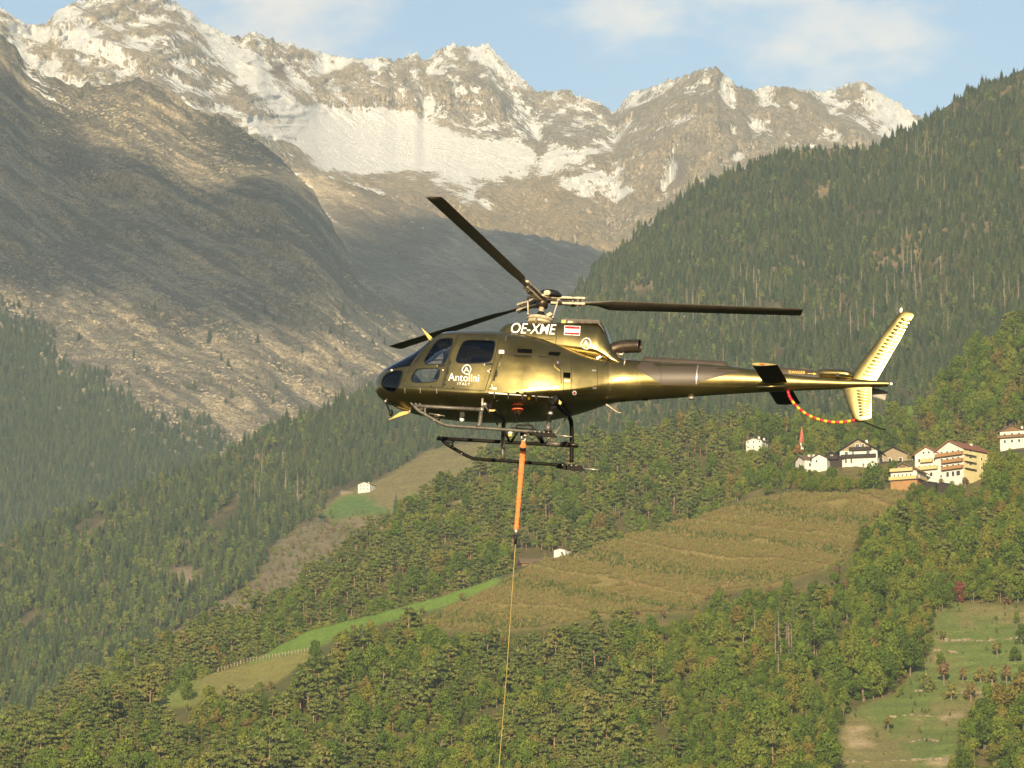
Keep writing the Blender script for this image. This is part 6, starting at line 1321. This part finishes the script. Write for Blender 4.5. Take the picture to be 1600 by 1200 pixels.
# ---- sling: orange sleeve on the hook, then the long line down out of the picture
def wpt(px, py, d=HUB_D): return Vector(bearing(px, py, d))
sl0 = HELI_M @ loc(818, 687, 0); sd = (sl0 - Vector((0, 0, CAM_Z))).dot(Vector(FWD)); sling = empty('sling_line', sl0); tag(sling, 'orange sleeved sling line hanging from the belly hook of the helicopter', 'sling')
WP = lambda a, b: wpt(a, b, sd) - sl0
sp = [WP(np.interp(t, (0, .1, .55, 1), (818, 817.2, 812, 806.5)), 688 + t * 140) for t in np.linspace(0, 1, 60)]
V, Q = [], []
rr = np.random.default_rng(5)
for i, p in enumerate(sp):
    f = i / 59; w = (0.062 - 0.018 * f) * (1 + 0.10 * math.sin(i * 1.9) * (f > .35) + 0.08 * rr.normal() * (0.3 + f))
    if f < .04: w *= .7
    for k in range(12): V.append(p + Vector((math.cos(k * .5236) * w, math.sin(k * .5236) * w * .6, 0)))
for i in range(59): Q += [(i * 12 + k, i * 12 + (k + 1) % 12, (i + 1) * 12 + (k + 1) % 12, (i + 1) * 12 + k) for k in range(12)]
hmesh('sleeve', V, Q, M_ORANGE, sling); tube('sleeve_band', [WP(817.3, 699.5), WP(817.0, 704)], 0.066, M_BLACK, sling, 14); tube('shackle', [WP(806.5, 826), WP(806.2, 835)], 0.035, M_STEEL, sling)
tube('rope_splice', [WP(806.2, 833), WP(805.5, 850)], 0.030, M_BLACK, sling); tube('rope', [WP(805.5, 848), WP(800, 930), WP(791, 1060), WP(779.5, 1200), WP(770, 1320)], 0.009, M_ROPE, sling)
# small ball weight line ends on the ground far below the frame

# ================================================================== air and the cloud that shades the mountain
def box_mesh(name, lo, hi):
    x0, y0, z0 = lo; x1, y1, z1 = hi
    me = bpy.data.meshes.new(name); me.from_pydata([(x0, y0, z0), (x1, y0, z0), (x1, y1, z0), (x0, y1, z0), (x0, y0, z1), (x1, y0, z1), (x1, y1, z1), (x0, y1, z1)], [],
        [(3, 2, 1, 0), (4, 5, 6, 7), (0, 1, 5, 4), (1, 2, 6, 5), (2, 3, 7, 6), (3, 0, 4, 7)]); return me
def volume_mat(name, col, density, aniso):
    m = bpy.data.materials.new(name); m.use_nodes = True; N, L = m.node_tree.nodes, m.node_tree.links
    N.remove(N['Principled BSDF']); v = N.new('ShaderNodeVolumePrincipled'); v.inputs['Color'].default_value = (*col, 1); v.inputs['Density'].default_value = density; v.inputs['Anisotropy'].default_value = aniso
    L.new(v.outputs[0], N['Material Output'].inputs['Volume']); return m
HAZE_TOP = float(max(far.P[..., 2].max(), left.P[..., 2].max(), hill.P[..., 2].max())) + 30; CLOUD_Z = HAZE_TOP + 40
HAZE_D = 4.2e-5
me = box_mesh('haze', (-6500, -2600, -1), (6500, 13500, HAZE_TOP)); me.materials.append(volume_mat('haze_air', (0.66, 0.83, 1.0), HAZE_D, 0.0))
tag(link(bpy.data.objects.new('haze', me)), 'thin warm haze filling the whole valley air', 'haze', kind='stuff')
M_CLOUD = volume_mat('cloud_mist', (1, 1, 1), 0.02, 0.3)
def cloud(slope, poly, height, edge, thick, seed):
    """A flat cloud high over the valley, lying between the sun and the given stretch of mountainside."""
    pts = slope.at(np.array([p[0] for p in poly], float), np.array([p[1] for p in poly], float)); ts = np.array(TO_SUN)
    q = pts + ts * ((height - pts[:, 2]) / ts[2])[:, None]; pl = [tuple(v) for v in q[:, :2]]
    lo = q[:, :2].min(0) - edge * 2; hi = q[:, :2].max(0) + edge * 2; st = edge / 5
    xs = np.arange(lo[0], hi[0], st); ys = np.arange(lo[1], hi[1], st); X, Y = np.meshgrid(xs, ys)
    wx = fbm(X / 500, Y / 900, seed, 4) * edge * 1.3; wy = fbm(X / 500, Y / 900, seed + 5, 4) * edge * 2
    m = blur(in_poly(X + wx, Y + wy, pl).astype(float), 5); m = np.clip(m * (1 + 0.5 * fbm(X / 300, Y / 500, seed + 9, 4)), 0, 1.2)
    m[:, 0] = m[:, -1] = 0; m[0] = m[-1] = 0; m = np.where(m < 0.02, 0, m); h = thick * m
    nr, nc = X.shape; up = np.stack([X, Y, height + h], -1).reshape(-1, 3); dn = np.stack([X, Y, height - 0.4 * h], -1).reshape(-1, 3)
    g = grid_quads(nr, nc); live = (m.ravel()[g] > 0).any(1); g = g[live]
    V = np.concatenate([up, dn]); Q = np.concatenate([g, g[:, ::-1] + len(up)])
    flat = np.where(m.ravel() == 0)[0]; remap = np.arange(len(V)); remap[flat + len(up)] = flat; Q = remap[Q]
    used = np.unique(Q); rm = np.zeros(len(V), int); rm[used] = np.arange(len(used))
    me = mesh_np('cloud', V[used], rm[Q], M_CLOUD); return tag(link(bpy.data.objects.new('cloud', me)), 'flat grey cloud drifting high above the valley', 'cloud', kind='stuff')
cloud(left, [(-420, 70), (0, 120), (40, 170), (100, 225), (150, 245), (200, 285), (250, 312), (295, 295), (335, 290), (390, 312), (440, 300), (520, 355), (552, 405), (500, 415), (450, 440), (405, 480), (370, 520), (320, 520), (260, 480), (190, 455), (80, 440), (-420, 420)], CLOUD_Z, 100, 45, 301)
cloud(mid, [(480, 390), (600, 394), (665, 400), (705, 356), (760, 358), (900, 378), (960, 396), (940, 430), (860, 470), (820, 530), (560, 550)], CLOUD_Z, 120, 45, 321)
